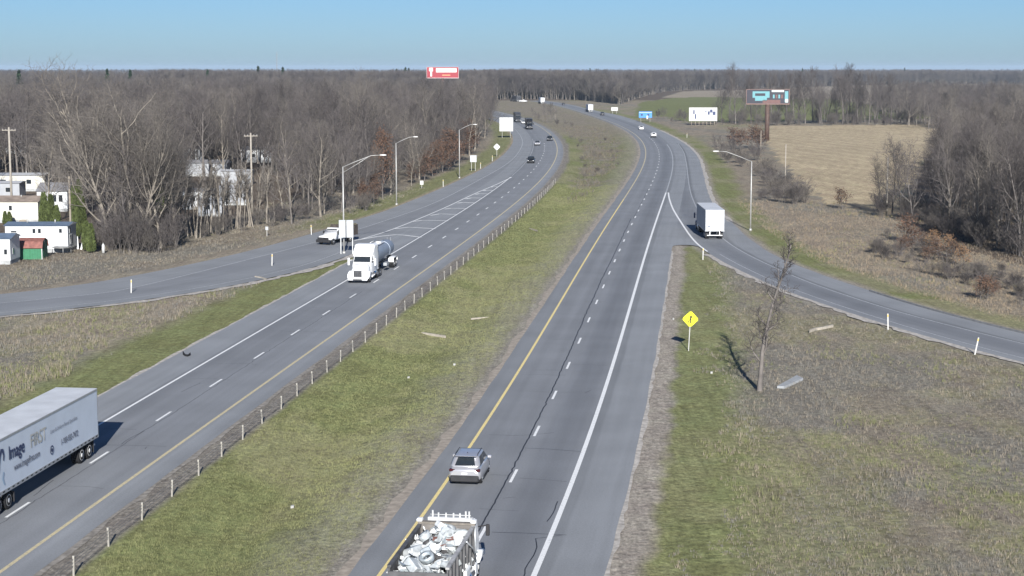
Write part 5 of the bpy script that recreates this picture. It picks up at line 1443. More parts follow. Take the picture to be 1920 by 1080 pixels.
# ---- work truck on the exit ramp
x, y = at(606, 459.5)
dvx = np.array((-0.42, -0.90)); 
t = thing('stake_truck', (x, y, 0), heading(dvx[0], dvx[1]), 'white cab work truck with a dark loaded body leaving on the exit ramp', 'truck')
BEDC = mat('dark_brown_stake_body', (.055,.045,.038), .8, var=.3, scale=2)
MB().loft([rr_ring(-2.3, 1.0, .62, 1.85, .1, .05), rr_ring(-1.5, 1.02, .60, 1.2, .1, .05), rr_ring(-.3, .98, .60, 1.18, .14, .1), rr_ring(-.05, .86, .66, 1.0, .12, .1)], True, True).build('hood', WHITEP, t)
MB().loft([rr_ring(-3.6, 1.0, .62, 2.05, .1, .06), rr_ring(-2.5, 1.0, .62, 2.08, .1, .1), rr_ring(-1.75, .98, .62, 1.30, .1, .04)], True).build('cab', WHITEP, t)
MB().slab([(-.86, -1.92, 1.42), (.86, -1.92, 1.42), (.78, -2.40, 1.96), (-.78, -2.40, 1.96)], (0,.7,.7), .02).build('windshield', GLASS, t)
for s in (-1, 1):
    MB().slab([(s*1.0, -3.4, 1.36), (s*.995, -2.1, 1.36), (s*.94, -2.42, 1.92), (s*.94, -3.4, 1.92)], (s,0,0), .012).build('side_window', GLASS, t)
    wheel(t, s*.92, -1.0, .42, .28, s); wheel(t, s*.90, -5.2, .42, .24, s, RIMW, dual=True)
    MB().bbox(min(s*.5,s*.85), max(s*.5,s*.85), -.14, .0, .78, .96, .03).build('headlamp', LAMP, t)
    MB().box(min(s*1.03,s*1.24), max(s*1.03,s*1.24), -2.12, -1.98, 1.35, 1.7).build('mirror', BLACKPL, t)
    MB().box(min(s*1.12,s*1.18), max(s*1.12,s*1.18), -7.2, -3.85, .95, 2.25).build('stake_side', BEDC, t)
MB().box(-1.18, 1.18, -7.25, -3.80, .86, .949).build('bed', BEDC, t)
MB().box(-1.12, 1.12, -3.85, -3.78, .95, 2.45).build('headboard', BEDC, t)
MB().bbox(-.86, .86, -.06, .05, .60, 1.02, .03).build('grille', BLACKPL, t)
MB().bbox(-1.04, 1.04, -.12, .18, .34, .74, .05).build('front_bumper', BLACKPL, t)
MB().box(-.4, -.3, -7.1, -.5, .55, .75).box(.3, .4, -7.1, -.5, .55, .75).build('chassis', FRAME, t)
ld = leaves_mesh('brush_load', [Vector((random.uniform(-.95,.95), random.uniform(-7.0,-3.95), random.uniform(.98,2.3))) for i in range(80)], 1500, .18, .12, 3, mat('cut_brush', (.10,.09,.055), .9, var=.4, scale=3))
lo = mesh_obj('brush_load', ld); lo.matrix_world = Matrix.Translation(t.location) @ Matrix.Rotation(t.rotation_euler[2], 4, 'Z')
tag(lo, 'dark heap of cut brush in the body of the work truck', 'brush')

# ---- silver car passing the scrap truck
SILVER = mat('silver_paint', (.50,.50,.52), .28, metal=.55, var=.03)
DGREY = mat('dark_grey_paint', (.055,.058,.065), .3, metal=.3, var=.05)
BLACKC = mat('black_car_paint', (.012,.012,.014), .25, var=.05)
WHITEC = mat('white_car_paint', (.74,.75,.75), .35, var=.03)
x, y = at(877, 912)
car('car', 'silver hatchback with a dark rear window driving ahead of the scrap truck', (x+.10, y+2.22), heading(float(nbs(y)), 1), 'suv', SILVER, detail=True)
def traffic(px, py, f, s, toward, kind, paint, label, name='car', cat='car'):
    x, y = at(px, py); sl = float(s(y)); d = np.array((sl, 1))/math.hypot(sl, 1)
    if toward: d = -d
    back = 2.3
    c = (x+d[0]*(-back if toward else back), y+d[1]*(-back if toward else back))
    return car(name, label, c, heading(*d), kind, paint, cat=cat)
traffic(995, 306.5, sbx, sbs, True, 'suv', BLACKC, 'black car with bright windshield coming round the bend toward the exit')
traffic(1007.5, 273, sbx, sbs, True, 'sedan', SILVER, 'pale silver car on the bend beside the dark car')
traffic(1031, 264.5, sbx, sbs, True, 'suv', DGREY, 'dark grey car in the lane next to the median on the bend')
traffic(982, 232.5, sbx, sbs, True, 'sedan', WHITEC, 'white car between the two dark trucks on the far bend')
traffic(1226, 258, nbx, nbs, False, 'suv', WHITEC, 'white car going away in the lane beside the merge')
traffic(1203, 243.5, nbx, nbs, False, 'sedan', WHITEC, 'white sedan going away ahead of the other white car')
traffic(1130, 216.5, nbx, nbs, False, 'suv', DGREY, 'small dark car far up the road behind the white box truck')
traffic(1057, 197.5, nbx, nbs, False, 'sedan', DGREY, 'tiny dark car far away past the white box truck')
def rig(px, py, f, s, toward, label, side, cabp, L=14.0):
    x, y = at(px, py); sl = float(s(y)); d = np.array((sl, 1))/math.hypot(sl, 1)
    if toward: d = -d
    t = thing('semi_truck', (x, y, 0), heading(*d), label, 'truck')
    if toward: tractor(t, -7.4, cabp); trailer(t, -7.4+1.6-L, L, side=side, marks=False, door=side, roof=side)
    else: trailer(t, 0, L, side=side, marks=False); tractor(t, L-2.6, cabp)
    return t
DARKT = mat('black_trailer_panel', (.03,.03,.034), .5, var=.15)
rig(993.5, 243, sbx, sbs, True, 'dark truck with a white grille on the far bend near the big sign back', DARKT, BLACKC, 9)
rig(972.5, 229.5, sbx, sbs, True, 'black trailer truck with a pale roof on the far bend', DARKT, DGREY, 10)
rig(1107.5, 210.5, nbx, nbs, False, 'white box trailer truck going away far up the road', TRAILW, DGREY)
rig(1017.5, 195, nbx, nbs, False, 'white box trailer truck very far up the road past the median trees', TRAILW, DGREY)
# distant traffic where the road swings behind the wood
xx, yy = at(966.5, 190.5); rigo = thing('semi_truck', (xx, yy, 0), heading(-.35, .9), 'dark trailer truck very far away before the horizon wood', 'truck'); trailer(rigo, -6, 9, side=DARKT, marks=False, door=DARKT, roof=DARKT); tractor(rigo, .4, DGREY)
xx, yy = at(981, 191.5); car('pickup_truck', 'white pickup truck very far away before the horizon wood', (xx, yy), heading(.9, -.4), 'pickup', WHITEC, cat='pickup')
# ================================================================== roadside furniture
GALV = mat('galvanised_steel', (0.40, 0.40, 0.385), 0.5, metal=0.35, var=0.12, scale=2)
POSTM = mat('weathered_post', (0.27, 0.258, 0.228), 0.7, var=0.2, scale=4)
SIGNB = mat('sign_back_aluminium', (0.40, 0.42, 0.44), 0.4, metal=0.4, var=0.06)
SIGNW = mat('white_sign_face', (0.47, 0.48, 0.475), 0.5, var=0.05)
YEL = mat('fluorescent_yellow_sheet', (0.85, 0.82, 0.02), 0.5, var=0.03)
BLK = mat('black_sign_legend', (0.015, 0.015, 0.015), 0.6, var=0.1)
WOODP = mat('weathered_pole_wood', (0.24, 0.21, 0.17), 0.85, var=0.2, scale=2)
CABLE = mat('steel_cable', (0.22, 0.22, 0.22), 0.5, metal=0.6, var=0.1)

# ---- cable barrier along the median edge: posts and cables are parts of one barrier
bar = thing('cable_barrier', (*off(sbx, sbs, np.array([72.0]), 7.25)[0], 0), 0, 'cable barrier with a long row of slim pale posts along the median', 'barrier')
ox, oy = bar.location.x, bar.location.y
pm = MB().box(-.045, .045, -.035, -.025, -.3, .92).box(-.045, -.036, -.025, .035, -.3, .92).box(.036, .045, -.025, .035, -.3, .92).mesh('post'); pm.materials.append(POSTM)
cm = MB().box(-.05, .05, -.04, .04, .921, .94).mesh('post_cap'); cm.materials.append(mat('pale_post_cap', (.40,.39,.35), .6))
yy = 67.0; tops = []
while yy < 346:
    p = off(sbx, sbs, np.array([yy]), 7.25+random.uniform(-.05,.05))[0]
    o = mesh_obj('post', pm, bar); o.location = (p[0]-ox, p[1]-oy, gz(*p)-.02); o.rotation_euler = (random.uniform(-.03,.03), random.uniform(-.04,.04), random.uniform(-.2,.2))
    c = mesh_obj('post_cap', cm, o)
    tops.append((p[0]-ox, p[1]-oy, gz(*p)))
    yy += 4.75+random.uniform(-.12,.12)
for h in (.46, .62, .78):
    MB().tube([(a, b-.05, c+h) for a, b, c in tops], .013, 4).build('cable', CABLE, bar)
x, y = at(1012, 340); 

# ---- street lamps
LUM = mat('lamp_head_grey', (0.46, 0.46, 0.45), 0.5, var=0.08)
def lamp(px, py, top, ex, ey, label, truss=True):
    x, y = at(px, py); h = hz(top, y)
    t = thing('street_lamp', (x, y, gz(x, y)), 0, label, 'street lamp')
    MB().tube([(0,0,-.1), (0,0,h*.5), (0,0,h)], .125, 10, .075).build('pole', GALV, t)
    MB().cyl((0,0,-.05), .24, .35, 'z', 10, .20).build('base', GALV, t)
    az = hz(ey, y); dx = xat(ex, ey, y)-x
    MB().tube([(0,0,h-.05), (dx*.35, -.1, h+(az-h)*.45), (dx*.75, -.2, az-.08), (dx, -.25, az)], .055, 7, .035).build('arm', GALV, t)
    if truss:
        MB().tube([(0,0,h-.75), (dx*.35, -.1, h+(az-h)*.45-.42), (dx*.70, -.2, az-.16)], .035, 6).build('arm_brace', GALV, t)
    s = 1 if dx > 0 else -1
    MB().loft([[(dx-.1*s,-.32,az-.06),(dx-.1*s,-.18,az-.06),(dx-.1*s,-.18,az+.06),(dx-.1*s,-.32,az+.06)],[(dx+.3*s,-.42,az-.08),(dx+.3*s,-.08,az-.08),(dx+.3*s,-.12,az+.10),(dx+.3*s,-.38,az+.10)],[(dx+.72*s,-.36,az-.05),(dx+.72*s,-.14,az-.05),(dx+.72*s,-.16,az+.05),(dx+.72*s,-.34,az+.05)]]).build('lamp_head', LUM, t)
    return t
lamp(645, 475, 312, 714, 290, 'tall steel street lamp beside the two panel sign backs')
lamp(743.5, 384, 268, 776, 256, 'tall steel street lamp on the grass above the exit ramp before the oaks', False)
lamp(861.5, 334, 243, 888, 233, 'tall steel street lamp near the small square sign back', False)
lamp(1407, 432, 302, 1346, 283, 'tall steel street lamp beside the curved ramp and stubble field', False)

# ---- posts marking the ramp edges
dm = MB().box(-.045, .045, -.02, .02, -.25, 1.25).mesh('post'); dm.materials.append(mat('white_delineator', (.48,.48,.46), .6, var=.08))
rm_ = MB().box(-.036, .036, -.026, -.0205, .98, 1.18).mesh('reflector'); rm_.materials.append(mat('amber_reflector', (.62,.45,.10), .3))
DG = [(246,549,'white marker post on the pale gravel edge of the exit ramp'),(510,498,'white marker post on the grass beside the exit ramp'),(1318,486,'white marker post at the grass tip where the ramp joins'),(1665,616,'white marker post on the inner edge of the curved ramp'),(1828,663,'leaning white marker post on the inner edge of the curved ramp'),
      (584,440,'white marker post behind the work truck'),(831,350,'white marker post below the rust red oaks'),(901,316,'white marker post under the small square sign back'),(923,302,'white marker post under the diamond sign back'),(1288,258,'white marker post far up beside the merging ramp')]
for k, (px, py, lb) in enumerate(DG):
    x, y = at(px, py); o = thing('marker_post', (x, y, gz(x, y)), 0, lb, 'post')
    o.scale = (1.2, 1.2, 1.15 if k < 3 or k > 4 else 1.12)
    o.rotation_euler = (0, .18 if k == 4 else (-.04 if k == 3 else random.uniform(-.04,.04)), 0)
    mesh_obj('post', dm, o); mesh_obj('reflector', rm_, o)

# ---- signs
def sign(name, label, px, base, x0, x1, y0, y1, face, posts=(0.5,), rz=0.0, cat='sign', post_m=GALV, diamond=False, th=.012, back=False):
    """panel given by its picture edges at the distance of its foot"""
    x, y = at(px, base)
    t = thing(name, (x, y, gz(x, y)), rz, label, cat)
    w = xat(x1, (y0+y1)/2, y)-xat(x0, (y0+y1)/2, y); zb, zt = hz(y1, y), hz(y0, y)
    cx = xat((x0+x1)/2, (y0+y1)/2, y)-x
    m = MB()
    if diamond:
        zc, r_ = (zb+zt)/2, (zt-zb)/2
        P = []
        for k in range(4):
            a = PI/2*k; 
            for e in (-.13, .13): P.append((cx+r_*math.cos(a+e)*(1 if True else 1)*.97, 0, zc+r_*math.sin(a+e)*.97))
        m.slab(P, (0,-1,0), th)
    else: m.bbox(cx-w/2, cx+w/2, -th-.02, 0, zb, zt, .008)
    m.build('panel', face, t)
    for f in posts:
        xx = cx-w/2+w*f
        MB().box(xx-.04, xx+.04, .002, .07, -.2, zt-(.1 if not diamond else .35*(zt-zb))).build('post', post_m, t)
    return t, w, cx, zb, zt
# yellow merge warning sign
t, w, cx, zb, zt = sign('warning_sign', 'bright yellow diamond merge warning sign on a leaning post', 1288, 656, 1283.5, 1311.5, 583, 612, YEL, (), diamond=True)
t.rotation_euler = (0, 0.045, 0)
t.children
zc = (zb+zt)/2
pn = [c for c in children(t)][0]; 
cxs = cx; 
for c in children(t): c.location = (-cx*0.65, 0, 0)
cx = cx*0.35
MB().box(cx-.035, cx+.035, .003, .06, -.2, zc+.45).build('post', GALV, t)
MB().add([(cx-.02,-.0145,zc-.34),(cx+.09,-.0145,zc-.34),(cx+.09,-.0145,zc+.12),(cx+.17,-.0145,zc+.12),(cx+.035,-.0145,zc+.40),(cx-.10,-.0145,zc+.12),(cx-.02,-.0145,zc+.12)], [(0,1,2,3,4,5,6)]).add([(cx-.26,-.0145,zc-.34),(cx-.15,-.0145,zc-.34),(cx-.01,-.0145,zc+.0),(cx-.01,-.0145,zc+.12)][::-1], [(0,1,2,3)]).build('merge_symbol', BLK, t)
# backs of signs that face the other traffic
def back_sign(px, base, x0, x1, y0, y1, label, posts=(.2,.8), rib=True, **kw):
    t, w, cx, zb, zt = sign('road_sign', label, px, base, x0, x1, y0, y1, SIGNB if 'face' not in kw else kw['face'], posts, diamond=kw.get('diamond', False))
    if rib and not kw.get('diamond'):
        for f in (.28, .72):
            MB().box(cx-w/2+.05, cx+w/2-.05, -.05, -.033, zb+(zt-zb)*f-.03, zb+(zt-zb)*f+.03).build('stiffener', ALU, t)
    return t
x, y = at(650, 476)
t = thing('road_sign', (x, y, gz(x, y)), 0, 'pair of tall grey sign backs on two posts beside the street lamp', 'sign')
zb, zt = hz(445, y), hz(412, y)
for a, b in ((635.5, 648), (649.5, 662.5)):
    xa, xb = xat(a, 430, y)-x, xat(b, 430, y)-x
    MB().bbox(xa, xb, -.05, -.01, zb, zt, .008).build('panel', SIGNB, t)
    for f in (.3, .7): MB().box(xa+.05, xb-.05, -.065, -.052, zb+(zt-zb)*f, zb+(zt-zb)*f+.05).build('stiffener', ALU, t)
for a in (639, 661): MB().box(xat(a,450,y)-x-.055, xat(a,450,y)-x+.055, .0, .10, -.2, zt-.1).build('post', SIGNW, t)
t, w, cx, zb, zt = sign('road_sign', 'large white corrugated back of a guide sign beside the bend', 949, 258, 936.5, 962, 220, 246, SIGNW, (.2, .8))
for k in range(7): MB().box(cx-w/2+w*(k+.5)/7-.04, cx-w/2+w*(k+.5)/7+.04, -.06, -.033, zb+.1, zt-.1).build('stiffener', FRAME if k % 3 == 1 else ALU, t)
t = back_sign(888, 320, 881.5, 893.5, 291, 303.5, 'small square grey sign back on two posts below the rust red oaks')
back_sign(931, 293, 925, 938, 269, 281.5, 'pale diamond sign back on the verge before the bend', (.5,), diamond=True, face=SIGNW)
back_sign(904, 226, 898, 911, 199, 213, 'white square sign back at the edge of the wood far up the road', face=SIGNW)
back_sign(875, 186, 872, 878.5, 174, 180, 'small white sign half hidden in the far wood', face=SIGNW, rib=False)
back_sign(903, 188, 900, 906.5, 174, 181, 'small white sign before the far field edge', face=SIGNW, rib=False)
back_sign(791, 352, 787.5, 794, 338.5, 346, 'little white round edged sign at the foot of the rust red oaks', (.5,), face=SIGNW, rib=False)
back_sign(500, 442, 497.5, 503, 424.5, 431, 'tiny grey sign on a thin post before the slender trees', (.5,), rib=False)
back_sign(1152, 213, 1146, 1158.5, 201, 207.5, 'small white sign far up the road beyond the blue sign', face=SIGNW, rib=False)
BLUE = mat('blue_sign_sheet', (0.05, 0.22, 0.62), 0.5, var=0.05)
t, w, cx, zb, zt = sign('road_sign', 'wide blue service sign with dark logos beside the far road', 1210, 229, 1198, 1222.5, 209, 220.5, BLUE, (.15, .85))
for f in (.22, .72): MB().box(cx-w/2+w*f-.45, cx-w/2+w*f+.45, -.045, -.034, zb+.8, zb+1.7).build('logo_panel', NAVY, t)
MB().box(cx+w*.08, cx+w*.20, -.05, -.034, zb-.6, zb+.9).build('logo_panel', SIGNW, t)
MB().box(cx-w/2+.1, cx+w/2-.1, -.044, -.034, zt-.5, zt-.3).build('legend', SIGNW, t)

# ---- billboards
RUSTY = mat('rusty_brown_steel', (0.085, 0.055, 0.045), 0.7, var=0.25, scale=1.5)
def billboard(label, x, y, w, zb, zt, rz, face, posts, apron=None, th=.35, postm=RUSTY, pr=.45):
    t = thing('billboard', (x, y, gz(x, y)), rz, label, 'billboard')
    MB().box(-w/2, w/2, -.02, th, zb, zt).build('panel', face, t)
    fr = MB().box(-w/2-.15, w/2+.15, -.10, th+.1, zt+.001, zt+.15).box(-w/2-.15, -w/2-.001, -.10, th+.1, zb, zt).box(w/2+.001, w/2+.15, -.10, th+.1, zb, zt)
    fr.build('frame', RUSTY if apron is None else apron, t)
    MB().box(-w/2-.15, w/2+.15, -.45, th+.2, zb-.28, zb-.001).build('catwalk', apron or RUSTY, t)
    for f in posts:
        xx = -w/2+w*f
        MB().cyl((xx, th/2+.1, -.2), pr, zb-.08+.0, 'z', 12).build('post', postm, t)
    return t
def face_rect(t, nm, x0, x1, z0, z1, m, y=-.032):
    MB().box(x0, x1, y, -.0205, z0, z1).build(nm, m, t)
# red one over the wood
Y = 760.0
RED = mat('red_billboard', (.27, .022, .035), .5, var=.08); CRM = mat('cream_print', (.78,.74,.70), .5, var=.06)
x0, x1 = xat(800.5, 137, Y), xat(859.5, 137, Y); zt, zb = hz(126, Y), hz(145.5, Y); w = x1-x0
t = billboard('red billboard with a white figure and a white lettering band above the wood', (x0+x1)/2, Y, w, zb, zt, 0, RED, (.5,), apron=mat('pale_pink_steel', (.42,.33,.33), .6))
face_rect(t, 'figure', -w*.43, -w*.31, zb+(zt-zb)*.62, zt-.25, CRM); face_rect(t, 'figure', -w*.39, -w*.34, zb+.6, zb+(zt-zb)*.62, CRM)
face_rect(t, 'lettering_band', -w*.21, w*.44, zb+(zt-zb)*.52, zt-.45, CRM)
face_rect(t, 'lettering_line', -.2, w*.24, zb+.9, zb+1.35, mat('orange_print', (.62,.25,.12), .5))
# digital one on the brown pole
x, y = at(1438, 263)
x0, x1 = xat(1400, 181, y), xat(1479, 181, y); w = x1-x0; zt, zb = hz(168, y), hz(194, y)
SCRN = mat('dark_screen_print', (.022,.022,.035), .4, var=.15, emit=.05); TEAL = mat('teal_screen_print', (.10,.26,.29), .4, var=.1, emit=.15); PALE = mat('pale_screen_print', (.42,.50,.48), .4, var=.08, emit=.15); BRN = mat('brown_screen_print', (.12,.06,.055), .4, var=.2, emit=.05)
t = billboard('dark electronic billboard with a teal vehicle on a single brown pole', x+(0), y, w, zb, zt, -.06, SCRN, (.5,), apron=mat('brown_steel_deck', (.20,.13,.11), .7), pr=.75)
face_rect(t, 'vehicle_picture', -w*.36, w*.04, zb+(zt-zb)*.42, zt-.55, TEAL); face_rect(t, 'vehicle_picture', -w*.30, -w*.02, zb+(zt-zb)*.20, zb+(zt-zb)*.42, TEAL)
face_rect(t, 'vehicle_shade', -w*.30, -w*.06, zb+(zt-zb)*.55, zb+(zt-zb)*.74, SCRN, -.036)
face_rect(t, 'lettering_band', w*.09, w*.38, zt-.75, zt-.12, PALE); face_rect(t, 'vehicle_picture', w*.40, w*.48, zb+.5, zt-.5, TEAL); face_rect(t, 'lettering_band', w*.41, w*.48, zb+.35, zb+1.5, PALE, -.036)
face_rect(t, 'ground_picture', -w*.12, w*.30, zb+.1, zb+1.2, BRN)
for k in range(4): face_rect(t, 'lettering_line', w*(.12+.065*k), w*(.16+.065*k), zb+1.7, zb+2.9, BRN if k % 2 else TEAL)
# white one on many short legs
x, y = at(1318, 234)
x0, x1 = xat(1292.5, 214, y), xat(1344, 214, y); w = x1-x0; zt, zb = hz(202, y), hz(225.5, y)
t = billboard('white billboard with small dark pictures standing low by the far field', x, y, w, zb, zt, 0, SIGNW, (.08,.22,.36,.5,.64,.78,.92), pr=.16, th=.2, postm=WOODP, apron=GALV)
for a, b, c, d in ((.14,.19,.50,.82),(.20,.25,.12,.50),(.58,.62,.66,.76),(.67,.74,.45,.72),(.75,.84,.62,.86),(.85,.95,.42,.70)):
    face_rect(t, 'picture', -w/2+w*a, -w/2+w*b, zb+(zt-zb)*c, zb+(zt-zb)*d, NAVY)
# ---- utility poles
def pole(px, base, top, label, r=.16, arm=False, m=WOODP, rz=0):
    x, y = at(px, base); h = hz(top, y)
    t = thing('utility_pole', (x, y, gz(x, y)), rz, label, 'pole')
    MB().tube([(0,0,-.3), (0,0,h*.5), (0,0,h)], r, 9, r*.75).build('shaft', m, t)
    if arm:
        MB().box(-1.1, 1.1, -.06, .06, h-.55, h-.42).build('crossarm', m, t)
        for xx in (-1.0, -.5, .5, 1.0): MB().cyl((xx, 0, h-.42), .05, .16, 'z', 7).build('insulator', GALV, t)
    return t
PALEP = mat('pale_pole_wood', (.30,.275,.235), .85, var=.15, scale=2)
pole(1662, 405, 295, 'tall pale pole with a small bracket before the dark wood', .17, m=PALEP)
pole(1650, 399, 372, 'short leaning pale stay pole beside the taller pale pole', .13, m=PALEP).rotation_euler = (0, .10, 0)
pole(1472, 350, 270, 'thin pale pole standing in the brush before the stubble field', .12, m=PALEP)
pole(1426, 298, 245, 'thin grey pole beside the electronic billboard', .14)
pole(23, 405, 238, 'tall pale utility pole among the trailer homes', .2, True, PALEP)
pole(473, 398, 249, 'tall pale utility pole behind the slender trees', .18, True, PALEP, .3)
pole(134, 468, 330, 'weathered wooden pole in front of the green cedars', .16)
pole(1158, 260+0, 258, 'x') if False else None
# ---- far lattice mast
Y = 2200.0; x = (523-960)/F*Y; h = hz(97, Y)
t = thing('radio_mast', (x, Y, 0), 0, 'very thin radio mast far off on the horizon', 'mast')
m = MB()
for a in range(3):
    q = 2*PI*a/3; m.tube([(.9*math.cos(q), .9*math.sin(q), 0), (.9*math.cos(q), .9*math.sin(q), h)], .12, 4)
for k in range(12): m.box(-.8, .8, -.06, .06, h*k/12, h*k/12+.4)
m.build('lattice', mat('mast_grey', (.25,.26,.28), .6), t)

# ================================================================== trailer homes
def home(name, label, px, py, L, W, Hh, rz, wall, roof, wins=(), roof_h=.55, cat='trailer home', end_wins=(), end_m=None, skirt=True, door=None):
    """foot of the near right corner at the pixel; long side runs to the left, gable end to the right"""
    x, y = at(px, py)
    t = thing(name, (x, y, gz(x, y)), rz, label, cat)
    MB().box(-L, 0, 0, W, -.2 if not skirt else .45, Hh).build('wall', wall, t)
    if skirt: MB().box(-L+.06, -.06, .06, W-.06, -.2, .449).build('skirting', mat('skirting_grey', (.33,.34,.34), .8, var=.2, scale=2), t)
    g = MB().loft([[(-L-.22, -.22, Hh+.003), (-L-.22, W/2, Hh+roof_h), (-L-.22, W+.22, Hh+.003)], [(.22, -.22, Hh+.003), (.22, W/2, Hh+roof_h), (.22, W+.22, Hh+.003)]])
    rf = g.build('roof', roof, t)
    for k in (.25, .7): MB().cyl((-L*k, W*.4, Hh+roof_h*.6), .09, .45, 'z', 8).build('roof_vent', GALV, rf)
    MB().prism([(0-.02, Hh+.006), (W+.02, Hh+.006), (W/2, Hh+roof_h-.02)], 'x', .2205, .226).build('gable', end_m or wall, t)
    for (u, z, ww, hh) in wins:
        fr = MB().box(-u-ww/2-.06, -u+ww/2+.06, -.035, -.003, z-.06, z+hh+.06).build('window', SIGNW, t)
        MB().box(-u-ww/2, -u+ww/2, -.045, -.0355, z, z+hh).build('pane', GLASS, fr)
    for (u, z, ww, hh) in end_wins:
        fr = MB().box(.003, .035, u-ww/2-.06, u+ww/2+.06, z-.06, z+hh+.06).build('window', SIGNW, t)
        MB().box(.0355, .045, u-ww/2, u+ww/2, z, z+hh).build('pane', GLASS, fr)
    if door:
        d = MB().box(-door-.45, -door+.45, -.045, -.003, .5, 2.5).build('door', SIGNW, t)
        MB().cyl((-door+.34, -.09, 1.5), .035, .05, 'y', 8).build('handle', CHROME, d)
        st = MB()
        for k in range(3): st.box(-door-.6, -door+.6, -.35-.28*(2-k), -.05, -.1, .15+.15*k)
        st.build('step', WOODP, t)
    return t
SIDW = mat('white_siding', (.60,.62,.63), .6, var=.06, scale=1.0); SIDC = mat('cream_siding', (.54,.53,.47), .6, var=.08, scale=1.0); SIDG = mat('grey_siding', (.30,.315,.335), .6, var=.08, scale=1.0)
ROOFB = mat('blue_grey_roof', (.10,.14,.20), .7, var=.15, scale=1.2); ROOFG = mat('grey_roof', (.20,.20,.21), .8, var=.2, scale=1.2); ROOFT = mat('brown_stained_roof', (.22,.18,.15), .8, var=.35, scale=.6); ROOFW = mat('white_metal_roof', (.42,.43,.44), .5, var=.1)
home('trailer_home', 'white two row window trailer home with a blue grey roof behind the green shed', 128, 473, 8.0, 4.2, 3.45, .0, SIDW, ROOFB, [(.9,2.55,.35,.5),(3.6,2.5,.35,.55),(4.3,2.5,.35,.55),(6.6,1.5,.7,.35),(6.9,2.6,.7,.18)], .35, end_wins=[(1.2,2.5,.5,.6),(1.1,1.0,.35,1.2),(1.8,1.0,.35,1.2)])
home('trailer_home', 'pale grey gabled trailer home with a steel blue roof beside the green shed', 20, 495, 8.0, 4.0, 3.1, .0, SIDW, ROOFB, [(.55,1.2,.35,.6),(3,1.4,1,.8)], .5, end_wins=[(1.2,1.2,.4,.6)], end_m=SIDG)
home('trailer_home', 'long cream trailer home with brown stained roof behind the small cedars', 72, 417, 12.0, 4.5, 3.2, .0, SIDC, ROOFT, [(4.2,1.9,.45,.7),(6.5,1.9,.4,.7),(8.5,1.9,.8,.7)], .8, door=2.2, end_m=SIDG)
home('trailer_home', 'white trailer home with two dark windows and a grey roof beside the cedars', 127, 396, 5.0, 6.0, 3.3, .0, SIDW, ROOFG, [(1.1,1.6,.6,1.1),(2.1,1.6,.6,1.1)], 1.3)
home('trailer_home', 'long white trailer home with a flat pale roof behind the tall utility pole', 84, 358, 16.0, 5.0, 3.0, .0, SIDC, ROOFW, [(3,1.4,.9,.8),(8,1.4,1.2,.8),(12,1.4,.9,.8)], .4)
home('trailer_home', 'dark carport home with white fascia among bare trees', 37, 372, 8.0, 4.0, 2.8, .0, SIDG, ROOFW, [(2,1.2,1,.8)], .3)
home('trailer_home', 'small white trailer home far back among the bare trees', 60, 288, 8.5, 4.0, 3.3, .0, SIDW, ROOFG, [(3,1.3,.9,.9),(5.5,1.3,.9,.9)], .5)
home('trailer_home', 'white trailer home with a pale blue porch behind the slender trees', 398, 392, 5.0, 4.0, 3.0, .0, SIDW, ROOFG, [(1.2,1.4,.6,.8),(3.2,1.4,.8,.8)], .45, door=2.3)
home('trailer_home', 'low grey blue trailer home nearest the slender trees', 416, 405, 3.8, 3.0, 2.6, .0, SIDG, ROOFW, [(.8,1.1,.5,.7),(2.3,1.1,.8,.7)], .3)
home('trailer_home', 'grey trailer home with a white roof edge beyond the slender trees', 466, 384, 5.0, 4.0, 2.9, .0, SIDG, ROOFW, [(1.5,1.3,.9,.8)], .4)
home('trailer_home', 'white cottage far behind the slender trees', 378, 306, 6.5, 4.5, 3.6, .0, SIDW, ROOFG, [(2,1.3,.9,1.0)], .9)
home('trailer_home', 'long low dark roofed trailer home behind the slender trees', 425, 330, 9.0, 4.5, 2.8, .0, SIDG, ROOFG, [(3,1.2,1,.8)], .7)
home('trailer_home', 'pale trailer home half hidden beside the thin utility pole', 512, 304, 8.0, 4.0, 3.2, .0, SIDW, ROOFG, [(2,1.3,1,.8),(5,1.3,1,.8)], .7)
home('trailer_home', 'white trailer home with long roof line under bare trees', 470, 347, 6.0, 4.0, 2.8, .0, SIDG, ROOFW, [(2,1.2,1,.7)], .3)
# green shed with a red gambrel roof
x, y = at(79, 485)
t = thing('garden_shed', (x, y, gz(x, y)), 0, 'green garden shed with a red barn roof in front of the white trailer home', 'shed')
GRN = mat('green_shed_board', (.035,.165,.085), .7, var=.12, scale=3); GRN2 = mat('dark_green_shed_board', (.025,.10,.060), .7, var=.12, scale=3); REDR = mat('red_shingle', (.20,.085,.070), .8, var=.3, scale=2.5)
Ls, Ws, Hs = 2.9, 2.6, 1.35
MB().box(-Ls, 0, 0, Ws, -.15, Hs).build('wall', GRN, t)
gam = [(-.18, Hs-.02), (.25, Hs+.78), (Ws/2, Hs+1.12), (Ws-.25, Hs+.78), (Ws+.18, Hs-.02)]
MB().prism([(0,Hs+.002),(.28,Hs+.72),(Ws/2,Hs+1.04),(Ws-.28,Hs+.72),(Ws,Hs+.002)], 'x', -.03, .012).build('gable', GRN2, t)
rf = MB()
for (a0, b0), (a1, b1) in zip(gam[:-1], gam[1:]):
    rf.slab([(-Ls-.12, a0, b0), (.12, a0, b0), (.12, a1, b1), (-Ls-.12, a1, b1)], (0, -(b1-b0), (a1-a0)), .05)
rf.build('roof', REDR, t)
for xx in (-Ls, 0): MB().box(xx-.05, xx+.05, -.03, -.003, -.1, Hs-.03).build('corner_trim', SIGNW, t)
for k in range(9): MB().box(-Ls+.32*k+.10, -Ls+.32*k+.12, -.012, -.001, -.1, Hs-.03).build('batten', GRN2, t)
